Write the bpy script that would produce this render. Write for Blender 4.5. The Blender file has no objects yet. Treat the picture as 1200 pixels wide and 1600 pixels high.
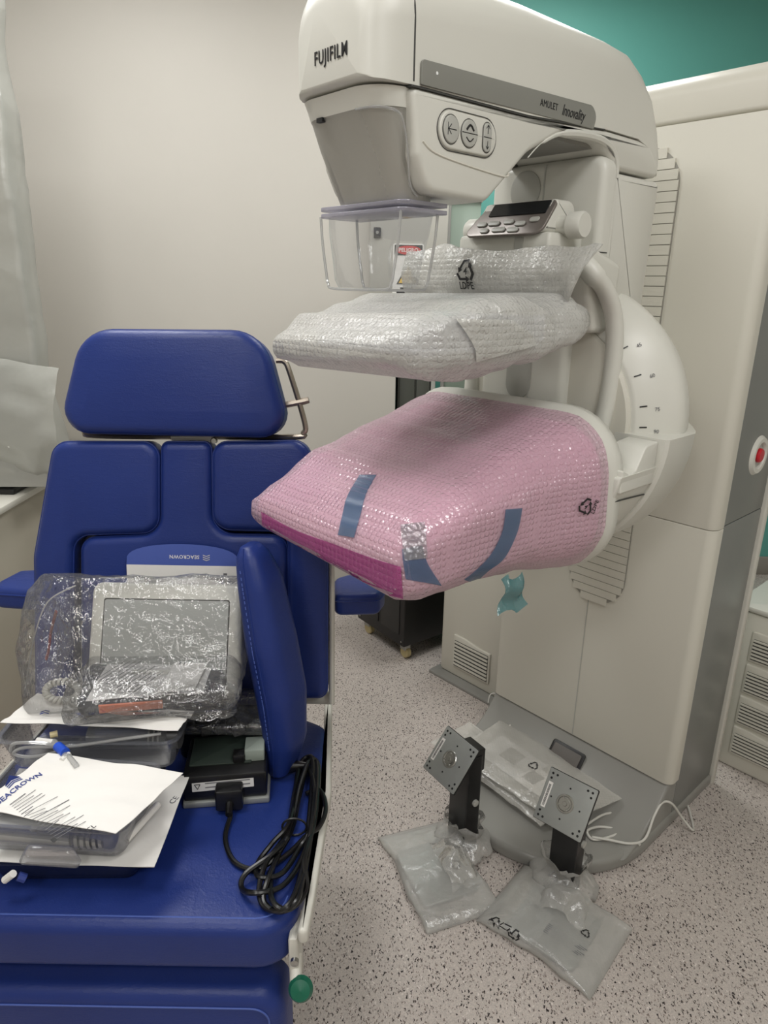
import bpy, math, random
from mathutils import Vector, Matrix, noise
from mathutils.bvhtree import BVHTree
random.seed(7)
sc = bpy.context.scene
C = sc.collection
# ------------------------------------------------------------------ camera
F_PX, PITCH, ROLL, EYE = 1075.0, math.radians(18.1), math.radians(1.0), 1.42
FW = Vector((0, math.cos(PITCH), -math.sin(PITCH)))
_r0 = Vector((1, 0, 0)); _u0 = _r0.cross(FW)
RT = _r0*math.cos(ROLL) + _u0*math.sin(ROLL)
UP = -_r0*math.sin(ROLL) + _u0*math.cos(ROLL)
EYEP = Vector((0, 0, EYE))
cd = bpy.data.cameras.new('camera'); cam = bpy.data.objects.new('camera', cd); C.objects.link(cam)
cd.sensor_fit = 'VERTICAL'; cd.sensor_height = 36; cd.lens = F_PX/1600*36; cd.clip_start = .02
m = Matrix((RT, UP, -FW)).transposed().to_4x4(); m.translation = EYEP
cam.matrix_world = m
sc.camera = cam
# ------------------------------------------------------------------ world, lamps, exposure
w = bpy.data.worlds.new('world'); sc.world = w; w.use_nodes = True
w.node_tree.nodes['Background'].inputs[0].default_value = (.9, .95, 1, 1)
w.node_tree.nodes['Background'].inputs[1].default_value = .15
CEIL = 2.7
LAMPS = [(-.75, .75, 13), (.75, .35, 11), (.55, 2.6, 17), (-1.0, 2.0, 18), (-.7, -1.0, 20), (.9, -1.0, 18)]  # the panel near the white wall is added to brighten that wall
for i, (x, y, e) in enumerate(LAMPS):
    ld = bpy.data.lights.new('panel_light', 'AREA'); ld.shape = 'SQUARE'; ld.size = .56; ld.energy = e
    ld.color = (1, 1, .985)
    lo = bpy.data.objects.new('panel_light', ld); C.objects.link(lo); lo.location = (x, y, CEIL-.035)
vs = sc.view_settings
vs.view_transform = 'Standard'; vs.look = 'None'; vs.gamma = 1; vs.use_curve_mapping = False; vs.exposure = -0.15
sc.cycles.transparent_max_bounces = 14; sc.cycles.max_bounces = 7; sc.cycles.glossy_bounces = 3
sc.cycles.caustics_reflective = False; sc.cycles.caustics_refractive = False
# ------------------------------------------------------------------ pixel helpers (back-projection on to known planes)
def ray(x, y): return FW + RT*((x-600)/F_PX) - UP*((y-800)/F_PX)
def atz(x, y, z): d = ray(x, y); return EYEP + d*((z-EYE)/d.z)
def aty(x, y, Y): d = ray(x, y); return EYEP + d*(Y/d.y)
def atplane(x, y, P, n): d = ray(x, y); return EYEP + d*((P-EYEP).dot(n)/d.dot(n))
# ------------------------------------------------------------------ materials
def lin(r, g, b):
    f = lambda c: (c/255/12.92 if c/255 <= .04045 else ((c/255+.055)/1.055)**2.4)
    return (f(r), f(g), f(b), 1)
class NT:
    def __init__(s, name):
        s.m = bpy.data.materials.new(name); s.m.use_nodes = True; s.t = s.m.node_tree; s.n = s.t.nodes
        s.p = s.n['Principled BSDF']; s.out = s.n['Material Output']
    def add(s, kind, **kw):
        n = s.n.new(kind)
        for k, v in kw.items():
            if isinstance(k, str) and hasattr(n, k): setattr(n, k, v)
        return n
    def link(s, a, b): s.t.links.new(a, b)
    def coord(s, which='Object'): return s.add('ShaderNodeTexCoord').outputs[which]
    def noise(s, scale, detail=3, rough=.5, vec=None):
        n = s.add('ShaderNodeTexNoise'); n.inputs['Scale'].default_value = scale
        n.inputs['Detail'].default_value = detail; n.inputs['Roughness'].default_value = rough
        s.link(vec or s.coord(), n.inputs['Vector']); return n.outputs['Fac']
    def voro(s, scale, rnd=1, feature='F1', vec=None):
        n = s.add('ShaderNodeTexVoronoi'); n.feature = feature; n.inputs['Scale'].default_value = scale
        n.inputs['Randomness'].default_value = rnd; s.link(vec or s.coord(), n.inputs['Vector']); return n
    def bump(s, h, strength, dist=.01, normal=None):
        b = s.add('ShaderNodeBump'); b.inputs['Strength'].default_value = strength; b.inputs['Distance'].default_value = dist
        s.link(h, b.inputs['Height'])
        if normal: s.link(normal, b.inputs['Normal'])
        return b.outputs['Normal']
    def ramp(s, fac, stops):
        r = s.add('ShaderNodeValToRGB'); el = r.color_ramp.elements
        while len(el) < len(stops): el.new(.5)
        for e, (p, c) in zip(el, stops): e.position = p; e.color = c if len(c) == 4 else (*c, 1)
        s.link(fac, r.inputs['Fac']); return r.outputs['Color']
    def mixc(s, fac, a, b):
        n = s.add('ShaderNodeMix'); n.data_type = 'RGBA'
        for v, i in ((fac, 0), (a, 6), (b, 7)):
            if hasattr(v, 'is_linked') or hasattr(v, 'links'): s.link(v, n.inputs[i])
            else: n.inputs[i].default_value = v
        return n.outputs[2]
    def math(s, op, a, b=0):
        n = s.add('ShaderNodeMath'); n.operation = op
        for v, i in ((a, 0), (b, 1)):
            if hasattr(v, 'links'): s.link(v, n.inputs[i])
            else: n.inputs[i].default_value = v
        return n.outputs[0]
def plain(name, col, rough=.45, metal=0, spec=.5, bump=0, bscale=400, var=0, vscale=6, coat=0):
    s = NT(name); s.p.inputs['Base Color'].default_value = col; s.p.inputs['Roughness'].default_value = rough
    s.p.inputs['Metallic'].default_value = metal; s.p.inputs['Specular IOR Level'].default_value = spec
    s.p.inputs['Coat Weight'].default_value = coat
    if var:
        d = tuple(c*(1-var) for c in col[:3])+(1,)
        s.link(s.ramp(s.noise(vscale, 4), [(.3, d), (.7, col)]), s.p.inputs['Base Color'])
    if bump: s.link(s.bump(s.noise(bscale, 2), bump, .002), s.p.inputs['Normal'])
    return s.m
def film(name, col, alpha, rough=.15, bumps=(), edge=.35, gloss=.12, thru=.35, fres=.6):
    """thin plastic film: see-through, with a hazy diffuse share (alpha, more at grazing angles) and a mirror-like sheen"""
    s = NT(name); s.n.remove(s.p)
    nrm = None
    for kind, sca, st, dist in bumps:
        if kind == 'bubble':
            v = s.voro(sca, .12); h = s.ramp(v.outputs['Distance'], [(0, (1, 1, 1)), (.42, (.75, .75, .75)), (.55, (0, 0, 0))])
        elif kind == 'crease':
            v = s.voro(sca, 1, 'DISTANCE_TO_EDGE'); h = s.ramp(v.outputs['Distance'], [(0, (1, 1, 1)), (.18, (.2, .2, .2)), (.5, (0, 0, 0))])
        else: h = s.noise(sca, 4, .6)
        nrm = s.bump(h, st, dist, nrm)
    tr = s.add('ShaderNodeBsdfTransparent'); tr.inputs[0].default_value = tuple(.8+.2*c for c in col[:3])+(1,)
    df = s.add('ShaderNodeBsdfDiffuse'); df.inputs[0].default_value = col
    tl = s.add('ShaderNodeBsdfTranslucent'); tl.inputs[0].default_value = col
    gl = s.add('ShaderNodeBsdfGlossy'); gl.inputs['Roughness'].default_value = rough
    lw = s.add('ShaderNodeLayerWeight'); lw.inputs['Blend'].default_value = .3
    if nrm:
        for nd in (df, gl, lw): s.link(nrm, nd.inputs['Normal'])
    body = s.add('ShaderNodeMixShader'); body.inputs[0].default_value = thru; s.link(df.outputs[0], body.inputs[1]); s.link(tl.outputs[0], body.inputs[2])
    a = s.math('MINIMUM', s.math('ADD', s.math('MULTIPLY', lw.outputs['Facing'], edge), alpha), 1.0)
    m1 = s.add('ShaderNodeMixShader'); s.link(a, m1.inputs[0]); s.link(tr.outputs[0], m1.inputs[1]); s.link(body.outputs[0], m1.inputs[2])
    g = s.math('ADD', s.math('MULTIPLY', lw.outputs['Fresnel'], fres), gloss)
    m2 = s.add('ShaderNodeMixShader'); s.link(s.math('MINIMUM', g, 1.0), m2.inputs[0]); s.link(m1.outputs[0], m2.inputs[1]); s.link(gl.outputs[0], m2.inputs[2])
    s.link(m2.outputs[0], s.out.inputs['Surface'])
    return s.m

M = {}
M['white'] = plain('white_plastic', lin(210, 209, 201), .36, bump=.04, bscale=900)
M['white2'] = plain('white_cover', lin(208, 205, 194), .42, bump=.04, bscale=700)
M['offwhite'] = plain('off_white_metal', lin(205, 203, 194), .4)
M['seam'] = plain('dark_seam', lin(60, 60, 58), .6)
M['slit'] = plain('grey_slit', lin(146, 144, 136), .6)
M['grey'] = plain('grey_plastic', lin(140, 139, 134), .35, var=.05)
M['greyside'] = plain('grey_side_panel', lin(122, 124, 121), .28, var=.04)
M['greylight'] = plain('light_grey_plastic', lin(176, 176, 170), .4)
M['band'] = plain('grey_band', lin(132, 132, 126), .35)
M['ink'] = plain('black_ink', lin(22, 22, 24), .5)
M['inkgrey'] = plain('grey_ink', lin(112, 112, 116), .6)
M['inkblue'] = plain('blue_ink', lin(40, 58, 130), .5)
M['black'] = plain('black_plastic', lin(22, 22, 23), .35, bump=.1, bscale=700)
M['blackmetal'] = plain('black_painted_steel', lin(18, 18, 19), .4, bump=.15, bscale=500)
M['rubber'] = plain('black_rubber', lin(15, 15, 16), .32)
M['steel'] = plain('brushed_steel', lin(176, 176, 172), .32, metal=1)
M['zinc'] = plain('zinc_plate', lin(158, 161, 158), .4, metal=.35, var=.08, vscale=30)
M['bronze'] = plain('satin_frame_metal', lin(160, 150, 138), .35, metal=.9)
M['screen'] = plain('lcd_screen', lin(176, 179, 176), .2)
M['darkscreen'] = plain('dark_display', lin(28, 30, 32), .15)
M['brownbezel'] = plain('taupe_bezel', lin(120, 113, 108), .35, metal=.3)
M['red'] = plain('red_button', lin(190, 25, 40), .35)
M['signred'] = plain('sign_red', lin(205, 45, 50), .5)
M['yellow'] = plain('sign_yellow', lin(235, 190, 40), .5)
M['orange'] = plain('orange_print', lin(205, 120, 92), .5)
M['green'] = plain('green_knob', lin(8, 92, 70), .4)
M['pcb'] = plain('green_board', lin(44, 54, 48), .5)
M['cord'] = plain('white_cord', lin(205, 203, 196), .45)
M['bluevalve'] = plain('blue_valve', lin(30, 80, 200), .35)
M['brass'] = plain('caster_yellow', lin(190, 175, 130), .4)
M['lamp'] = NT('lamp_diffuser').m
_p = M['lamp'].node_tree.nodes['Principled BSDF']; _p.inputs['Emission Color'].default_value = (1, .97, .92, 1); _p.inputs['Emission Strength'].default_value = 3
def paper(name, col):
    s = NT(name); s.p.inputs['Base Color'].default_value = col; s.p.inputs['Roughness'].default_value = .7
    s.link(s.bump(s.noise(25, 3), .15, .01), s.p.inputs['Normal']); return s.m
M['paper'] = paper('white_paper', lin(232, 230, 226))
M['papergrey'] = paper('grey_paper', lin(205, 204, 202))
M['header'] = paper('blue_header', lin(72, 92, 170))
def vinyl():
    s = NT('blue_vinyl'); n = s.noise(3, 3)
    s.link(s.ramp(n, [(.3, lin(28, 46, 110)), (.7, lin(34, 54, 122))]), s.p.inputs['Base Color'])
    s.p.inputs['Roughness'].default_value = .4; s.p.inputs['Specular IOR Level'].default_value = .35
    b1 = s.bump(s.noise(420, 2), .12, .002)
    v = s.add('ShaderNodeMapping'); v.inputs['Scale'].default_value = (10, 10, 60); s.link(s.coord(), v.inputs['Vector'])
    b2 = s.bump(s.ramp(s.noise(1.6, 5, .6, v.outputs[0]), [(.45, (0, 0, 0)), (.5, (1, 1, 1)), (.55, (0, 0, 0))]), .10, .002, b1)
    s.link(b2, s.p.inputs['Normal']); return s.m
M['vinyl'] = vinyl()
M['thread'] = plain('blue_thread', lin(70, 92, 165), .6)
def wallmat(name, col):
    s = NT(name); d = tuple(c*.95 for c in col[:3])+(1,)
    s.link(s.ramp(s.noise(1.3, 4), [(.35, d), (.65, col)]), s.p.inputs['Base Color'])
    s.p.inputs['Roughness'].default_value = .55
    s.link(s.bump(s.noise(160, 3), .05, .003), s.p.inputs['Normal']); return s.m
M['wall'] = wallmat('white_wall_paint', lin(207, 203, 195))
M['teal'] = wallmat('teal_wall_paint', lin(98, 170, 160))
M['ceil'] = wallmat('ceiling_paint', lin(225, 222, 215))
def floormat():
    s = NT('speckled_vinyl_floor'); co = s.coord()
    base = s.ramp(s.noise(2.2, 5), [(.3, lin(188, 180, 174)), (.7, lin(197, 189, 183))])
    fine = s.ramp(s.noise(420, 2), [(.35, (.8, .8, .8)), (.65, (1.08, 1.06, 1.05))])
    mu = s.add('ShaderNodeMix'); mu.data_type = 'RGBA'; mu.blend_type = 'MULTIPLY'; mu.inputs[0].default_value = 1
    s.link(base, mu.inputs[6]); s.link(fine, mu.inputs[7]); col = mu.outputs[2]
    # elongated flecks: warped cells, only some of them carry a fleck
    for sc_, thr, keep, c, rot in ((150, .2, .70, lin(48, 42, 42), .5), (185, .19, .68, lin(70, 62, 60), 2.0), (160, .2, .85, lin(214, 206, 200), 1.2), (200, .2, .6, lin(126, 114, 108), 2.7)):
        nz = s.add('ShaderNodeTexNoise'); nz.inputs['Scale'].default_value = sc_*.9; s.link(co, nz.inputs['Vector'])
        va = s.add('ShaderNodeVectorMath'); va.operation = 'MULTIPLY_ADD'; va.inputs[1].default_value = (.012, .012, 0); s.link(nz.outputs['Color'], va.inputs[0]); s.link(co, va.inputs[2])
        mp = s.add('ShaderNodeMapping'); mp.inputs['Rotation'].default_value = (0, 0, rot); mp.inputs['Scale'].default_value = (1, .42, 1)
        s.link(va.outputs[0], mp.inputs['Vector'])
        v = s.voro(sc_, 1, 'F1', mp.outputs[0]); v.voronoi_dimensions = '2D'
        sp = s.add('ShaderNodeSeparateColor'); s.link(v.outputs['Color'], sp.inputs[0])
        a = s.math('LESS_THAN', v.outputs['Distance'], thr); b = s.math('GREATER_THAN', sp.outputs[0], keep)
        col = s.mixc(s.math('MULTIPLY', a, b), col, c)
    s.link(col, s.p.inputs['Base Color']); s.p.inputs['Roughness'].default_value = .42; s.p.inputs['Specular IOR Level'].default_value = .35
    return s.m
M['floor'] = floormat()
M['skirt'] = plain('grey_skirting', lin(150, 145, 138), .5)
M['glassgreen'] = plain('frosted_green_pane', lin(140, 155, 143), .3)
M['darksteel'] = plain('dark_grey_cabinet', lin(86, 88, 82), .35, metal=.2, var=.08, vscale=12)
M['clear'] = film('clear_acrylic', lin(225, 228, 232), .02, .05, edge=.12, gloss=.008, fres=.2)
M['clearlav'] = film('clear_acrylic_flange', lin(205, 203, 222), .32, .1, (('noise', 60, .2, .004),), edge=.4, gloss=.08)
M['clearcover'] = film('clear_cover', lin(216, 214, 207), .30, .12, (('noise', 9, .06, .01),), edge=.25, gloss=.07)
M['edgeclear'] = film('acrylic_edge', lin(225, 226, 226), .38, .1, edge=.3, gloss=.1)
M['bag'] = film('clear_poly_bag', lin(228, 229, 231), .03, .07, (('noise', 26, .6, .02), ('crease', 34, .35, .008)), edge=.15, gloss=.075)
M['bagmilky'] = film('milky_poly_bag', lin(234, 233, 228), .29, .2, (('noise', 26, .35, .012), ('crease', 12, .2, .008)), edge=.3, gloss=.06, thru=.1)
M['bubble'] = film('clear_bubble_wrap', lin(240, 239, 234), .56, .12, (('bubble', 100, .45, .003), ('noise', 34, .55, .012), ('noise', 150, .35, .004)), edge=.3, gloss=.09, thru=.25)
M['bubblepouch'] = film('bubble_pouch', lin(232, 230, 223), .34, .2, (('bubble', 140, .35, .002), ('noise', 30, .35, .01)), edge=.25, gloss=.06, thru=.1)
M['pinkfoam'] = plain('pink_foam_liner', lin(232, 168, 198), .55, var=.06, vscale=5)
M['magenta'] = film('magenta_film', lin(214, 92, 176), .42, .2, (('bubble', 95, .35, .003),), edge=.3, gloss=.05)
M['pinkbubble'] = film('pink_bubble_wrap', lin(238, 205, 219), .46, .16, (('bubble', 95, .55, .004), ('noise', 14, .3, .012)), edge=.3, gloss=.08, thru=.15)
M['tape'] = film('blue_tape', lin(104, 138, 182), .42, .25, edge=.2, gloss=.04)
M['tapetail'] = film('teal_tape_tail', lin(96, 160, 165), .5, .15, (('noise', 60, .3, .006),), edge=.25, gloss=.06)
M['cleartape'] = film('clear_packing_tape', lin(232, 228, 238), .14, .06, (('crease', 90, .6, .004), ('noise', 120, .6, .004)), edge=.3, gloss=.12)
M['barrel'] = film('syringe_barrel_plastic', lin(215, 218, 222), .14, .06, edge=.5, gloss=.05)
M['trayclear'] = film('clear_tray', lin(205, 208, 218), .06, .06, edge=.34, gloss=.04)
M['wrapgrey'] = film('grey_poly_wrap', lin(222, 223, 217), .5, .25, (('noise', 6, .25, .03), ('crease', 4, .12, .02)), edge=.3, gloss=.06)
M['paddle'] = plain('pale_paddle', lin(196, 200, 215), .3)

# ------------------------------------------------------------------ mesh builder
class MB:
    def __init__(s): s.v = []; s.f = []
    def add(s, vs, fs, T=None):
        o = len(s.v)
        s.v += [(T @ Vector(p)) if T else Vector(p) for p in vs]
        s.f += [[i+o for i in f] for f in fs]; return s
    def rings(s, rings, cap=True, closed=True, T=None, loop=False):
        n = len(rings[0]); vs = [p for r in rings for p in r]; fs = []
        R = len(rings)
        for k in range(R if loop else R-1):
            a = k*n; b = ((k+1) % R)*n
            for i in range(n if closed else n-1):
                j = (i+1) % n; fs.append([a+i, a+j, b+j, b+i])
        if cap and closed and not loop: fs.append(list(range(n))[::-1]); fs.append([(R-1)*n+i for i in range(n)])
        return s.add(vs, fs, T)
    def rprism(s, out, z0, z1, r=0, rb=None, n=3, T=None, dome=0):
        rb = r if rb is None else rb; rg = []
        if rb > 0:
            for k in range(n+1):
                a = k/n*math.pi/2; rg.append((rb*(1-math.sin(a)), z0+rb*(1-math.cos(a))))
        else: rg.append((0, z0))
        if r > 0:
            for k in range(n+1):
                a = k/n*math.pi/2; rg.append((r*(1-math.cos(a)), z1-r+r*math.sin(a)))
            if dome: rg.append((r*2.2, z1+dome))
        else: rg.append((0, z1))
        return s.rings([[(p[0], p[1], z) for p in offset(out, i)] for i, z in rg], T=T)
    def box(s, x0, x1, y0, y1, z0, z1, b=0, T=None, n=2):
        if b <= 0: return s.rprism([(x0, y0), (x1, y0), (x1, y1), (x0, y1)], z0, z1, T=T)
        return s.rprism(rrect((x0+x1)/2, (y0+y1)/2, (x1-x0)/2, (y1-y0)/2, b, 3), z0, z1, min(b, (z1-z0)*.49), n=n, T=T)
    def tube(s, path, r, n=8, closed=False, T=None, flat=1):
        P = [Vector(p) for p in path]; N = len(P); rr = r if isinstance(r, (list, tuple)) else [r]*N
        up = None; rg = []
        for i in range(N):
            t = (P[(i+1) % N]-P[i-1]) if (closed or 0 < i < N-1) else (P[1]-P[0] if i == 0 else P[-1]-P[-2])
            t = t.normalized() if t.length > 1e-9 else Vector((0, 0, 1))
            if up is None: up = t.orthogonal().normalized()
            up = (up - t*up.dot(t)); up = up.normalized() if up.length > 1e-6 else t.orthogonal().normalized()
            sd = t.cross(up)
            rg.append([P[i] + (up*math.cos(a)*flat + sd*math.sin(a))*rr[i] for a in [2*math.pi*k/n for k in range(n)]])
        return s.rings(rg, T=T, loop=closed)
    def lathe(s, prof, n=24, T=None, a0=0, a1=2*math.pi, cap=True):
        full = abs(a1-a0-2*math.pi) < 1e-6
        rg = [[(r*math.cos(a), r*math.sin(a), z) for a in [a0+(a1-a0)*k/(n if full else n-1) for k in range(n)]] for r, z in prof]
        return s.rings(rg, T=T, closed=full, cap=cap)
    def sheet(s, fn, nu, nv, th=0, T=None):
        g = [[Vector(fn(i/nu, j/nv)) for i in range(nu+1)] for j in range(nv+1)]
        vs = [p for r in g for p in r]; W = nu+1
        fs = [[j*W+i, j*W+i+1, (j+1)*W+i+1, (j+1)*W+i] for j in range(nv) for i in range(nu)]
        if th:
            # real thickness: second layer along the local normal, edges closed
            nr = []
            for j in range(nv+1):
                for i in range(nu+1):
                    a = g[j][min(i+1, nu)]-g[j][max(i-1, 0)]; b = g[min(j+1, nv)][i]-g[max(j-1, 0)][i]
                    c = a.cross(b); nr.append(c.normalized() if c.length > 1e-12 else Vector((0, 0, 1)))
            o = len(vs); vs += [p-q*th for p, q in zip(vs, nr)]
            fs += [[o+k for k in f[::-1]] for f in fs]
            bd = [i for i in range(W)] + [j*W+nu for j in range(1, nv+1)] + [nv*W+i for i in range(nu-1, -1, -1)] + [j*W for j in range(nv-1, 0, -1)]
            for k in range(len(bd)):
                a, b = bd[k], bd[(k+1) % len(bd)]; fs.append([b, a, a+o, b+o])
        return s.add(vs, fs, T)
    def build(s, name, mat, parent=None, world=False, smooth=35, center=False):
        vs = s.v
        if parent is not None and world:
            inv = ROOTM[parent.name].inverted(); vs = [inv @ p for p in vs]
        off = Vector((0, 0, 0))
        if center:
            lo = [min(p[i] for p in vs) for i in range(3)]; hi = [max(p[i] for p in vs) for i in range(3)]
            off = Vector(((lo[0]+hi[0])/2, (lo[1]+hi[1])/2, lo[2])); vs = [p-off for p in vs]
        me = bpy.data.meshes.new(name); me.from_pydata([tuple(p) for p in vs], [], s.f); me.update()
        import bmesh
        bm = bmesh.new(); bm.from_mesh(me); bmesh.ops.recalc_face_normals(bm, faces=bm.faces); bm.to_mesh(me); bm.free()
        me.materials.append(M[mat] if isinstance(mat, str) else mat)
        if smooth:
            me.shade_smooth(); me.set_sharp_from_angle(angle=math.radians(smooth))
        o = bpy.data.objects.new(name, me); C.objects.link(o); o.location = off
        if parent is not None: o.parent = parent
        ROOTM[o.name] = ROOTM[parent.name] if parent is not None else Matrix.Translation(off)
        return o
    def bvh(s): return BVHTree.FromPolygons([tuple(p) for p in s.v], s.f)
ROOTM = {}
def offset(out, d):
    if abs(d) < 1e-9: return out
    n = len(out); A = sum(out[i][0]*out[(i+1) % n][1]-out[(i+1) % n][0]*out[i][1] for i in range(n)); sg = 1 if A > 0 else -1
    res = []
    for i in range(n):
        p0, p, p1 = Vector(out[i-1][:2]), Vector(out[i][:2]), Vector(out[(i+1) % n][:2])
        a = (p-p0); b = (p1-p)
        if a.length < 1e-9: a = b
        if b.length < 1e-9: b = a
        a.normalize(); b.normalize()
        na = Vector((-a.y, a.x))*sg; nb = Vector((-b.y, b.x))*sg
        nn = na+nb; L = nn.length
        nn = na if L < 1e-6 else nn/L
        k = max(.35, nn.dot(na)); res.append(tuple(p+nn*(d/k)))
    return res
def rrect(cx, cy, hw, hh, r, n=5):
    r = min(r, hw*.999, hh*.999); o = []
    for qx, qy, a0 in ((1, 1, 0), (-1, 1, 90), (-1, -1, 180), (1, -1, 270)):
        for k in range(n+1):
            a = math.radians(a0+90*k/n); o.append((cx+qx*(hw-r)+r*math.cos(a), cy+qy*(hh-r)+r*math.sin(a)))
    return o
def fillet(pts, r, n=6):
    o = []; N = len(pts)
    for i in range(N):
        p0, p, p1 = Vector(pts[i-1][:2]), Vector(pts[i][:2]), Vector(pts[(i+1) % N][:2])
        rr = pts[i][2] if len(pts[i]) > 2 else r
        a = (p0-p); b = (p1-p); la, lb = a.length, b.length; a.normalize(); b.normalize()
        ang = a.angle(b)
        if ang > math.pi-.02 or rr <= 0: o.append(tuple(p)); continue
        t = min(rr/math.tan(ang/2), la*.49, lb*.49); R = t*math.tan(ang/2)
        c = p+(a+b).normalized()*(R/math.sin(ang/2)); s, e = p+a*t-c, p+b*t-c
        a0 = math.atan2(s.y, s.x); a1 = math.atan2(e.y, e.x); d = (a1-a0+math.pi) % (2*math.pi)-math.pi
        for k in range(n+1): q = a0+d*k/n; o.append((c.x+R*math.cos(q), c.y+R*math.sin(q)))
    return o
def spline(pts, n=8, closed=False):
    P = [Vector(p) for p in pts]; N = len(P); o = []
    for i in range(N if closed else N-1):
        g = (lambda k: P[k % N]) if closed else (lambda k: P[max(0, min(N-1, k))])
        a, b, c, d = g(i-1), g(i), g(i+1), g(i+2)
        for k in range(n):
            t = k/n; o.append(.5*((2*b)+(c-a)*t+(2*a-5*b+4*c-d)*t*t+(3*b-a-3*c+d)*t**3))
    if not closed: o.append(P[-1])
    return o
def lerpkeys(keys, n):
    """smoothly resample key rows (first entry is the parameter) to n rows"""
    rows = spline_rows(keys, 12); t0, t1 = keys[0][0], keys[-1][0]; o = []
    for k in range(n):
        t = t0+(t1-t0)*k/(n-1)
        for a, b in zip(rows, rows[1:]):
            if min(a[0], b[0])-1e-9 <= t <= max(a[0], b[0])+1e-9:
                u = 0 if abs(b[0]-a[0]) < 1e-12 else (t-a[0])/(b[0]-a[0]); o.append([x+(y-x)*u for x, y in zip(a, b)]); break
    return o
def spline_rows(keys, n):
    o = []
    for a, b in zip(keys, keys[1:]):
        for k in range(n):
            t = k/n; s = t*t*(3-2*t)*.5+t*.5
            o.append([a[0]+(b[0]-a[0])*t]+[x+(y-x)*s for x, y in zip(a[1:], b[1:])])
    o.append(list(keys[-1])); return o
def nz(p, f, seed=0): return noise.noise(Vector(p)*f+Vector((seed, seed*1.7, -seed)))
def crumple(mb, amp, f, seed=0, amp2=0, f2=1):
    for p in mb.v:
        q = p.copy()
        p += Vector((nz(q, f, seed), nz(q, f, seed+11), nz(q, f, seed+23)))*amp
        if amp2: p += Vector((nz(q, f2, seed+5), nz(q, f2, seed+31), nz(q, f2, seed+47)))*amp2
    return mb
def basis(o, x, y, z=None):
    x = Vector(x).normalized(); y = Vector(y); y = (y-x*y.dot(x)).normalized(); z = x.cross(y)
    t = Matrix((x, y, z)).transposed().to_4x4(); t.translation = Vector(o); return t
YZ = Matrix(((0, 0, 1, 0), (1, 0, 0, 0), (0, 1, 0, 0), (0, 0, 0, 1)))      # outline (a,b) drawn in y,z and pulled along x
XZ = Matrix(((1, 0, 0, 0), (0, 0, -1, 0), (0, 1, 0, 0), (0, 0, 0, 1)))     # outline (a,b) drawn in x,z and pulled along -y
# ------------------------------------------------------------------ objects
def tag(o, label=None, cat=None, group=None, kind=None):
    if label: o['label'] = label
    if cat: o['category'] = cat
    if group: o['group'] = group
    if kind: o['kind'] = kind
    return o
def thing(name, label, cat, loc=(0, 0, 0), rz=0, group=None):
    o = bpy.data.objects.new(name, None); C.objects.link(o); o.location = loc; o.rotation_euler = (0, 0, rz); o.empty_display_size = .05
    ROOTM[o.name] = Matrix.Translation(Vector(loc)) @ Matrix.Rotation(rz, 4, 'Z'); return tag(o, label, cat, group)
def struct(name, mb, mat, parent=None, center=True):
    o = mb.build(name, mat, parent, center=(parent is None and center), world=parent is not None)
    if parent is None: tag(o, kind='structure')
    return o
def share(name, src, parent, loc, scale=(1, 1, 1), rot=(0, 0, 0)):
    o = src.copy(); o.name = name; C.objects.link(o); o.parent = parent; o.location = loc; o.scale = scale; o.rotation_euler = rot; ROOTM[o.name] = ROOTM[parent.name]; return o
_dg = None
def text_mb(body, size, extrude=.0006, bold=0, sx=1, spacing=1, shear=0):
    cu = bpy.data.curves.new('t', 'FONT'); cu.body = body; cu.size = size; cu.align_x = 'CENTER'; cu.align_y = 'CENTER'; cu.extrude = extrude
    cu.offset = bold; cu.space_character = spacing; cu.shear = shear; cu.resolution_u = 2
    o = bpy.data.objects.new('t', cu); C.objects.link(o)
    dg = bpy.context.evaluated_depsgraph_get(); me = bpy.data.meshes.new_from_object(o.evaluated_get(dg))
    mb = MB(); mb.v = [Vector((v.co.x*sx, v.co.y, v.co.z)) for v in me.vertices]; mb.f = [list(p.vertices) for p in me.polygons]
    bpy.data.objects.remove(o); bpy.data.curves.remove(cu); bpy.data.meshes.remove(me); return mb
def place(mb, T): mb.v = [T @ p for p in mb.v]; return mb
def wrapon(mb, T, bvh, lift=.0008):
    """lay flat lettering on a curved surface: drop each point along the label's own normal"""
    d = -(T.to_3x3() @ Vector((0, 0, 1))).normalized(); zs = [p.z for p in mb.v]; zm = min(zs)
    for i, p in enumerate(mb.v):
        q = T @ Vector((p.x, p.y, 0)); h = bvh.ray_cast(q-d*.12, d, .4)
        mb.v[i] = (h[0] if h[0] else q) - d*(lift+(p.z-zm))
    return mb
def recycle_mb(size, th=.0006):
    mb = MB()
    for k in range(3):
        R = Matrix.Rotation(k*2*math.pi/3, 4, 'Z')
        for poly in ([(-.5, -.10), (-.41, -.05), (-.27, -.26), (-.33, -.36)], [(-.33, -.36), (-.27, -.26), (.06, -.26), (.06, -.36)], [(.04, -.44), (.04, -.18), (.24, -.31)]):
            mb.rprism([(x*size, y*size) for x, y in poly], 0, th, T=R)
    return mb
def lines_mb(rows, th=.0004):
    mb = MB()
    for x0, x1, y, h in rows: mb.rprism([(x0, y-h/2), (x1, y-h/2), (x1, y+h/2), (x0, y+h/2)], 0, th)
    return mb

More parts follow.
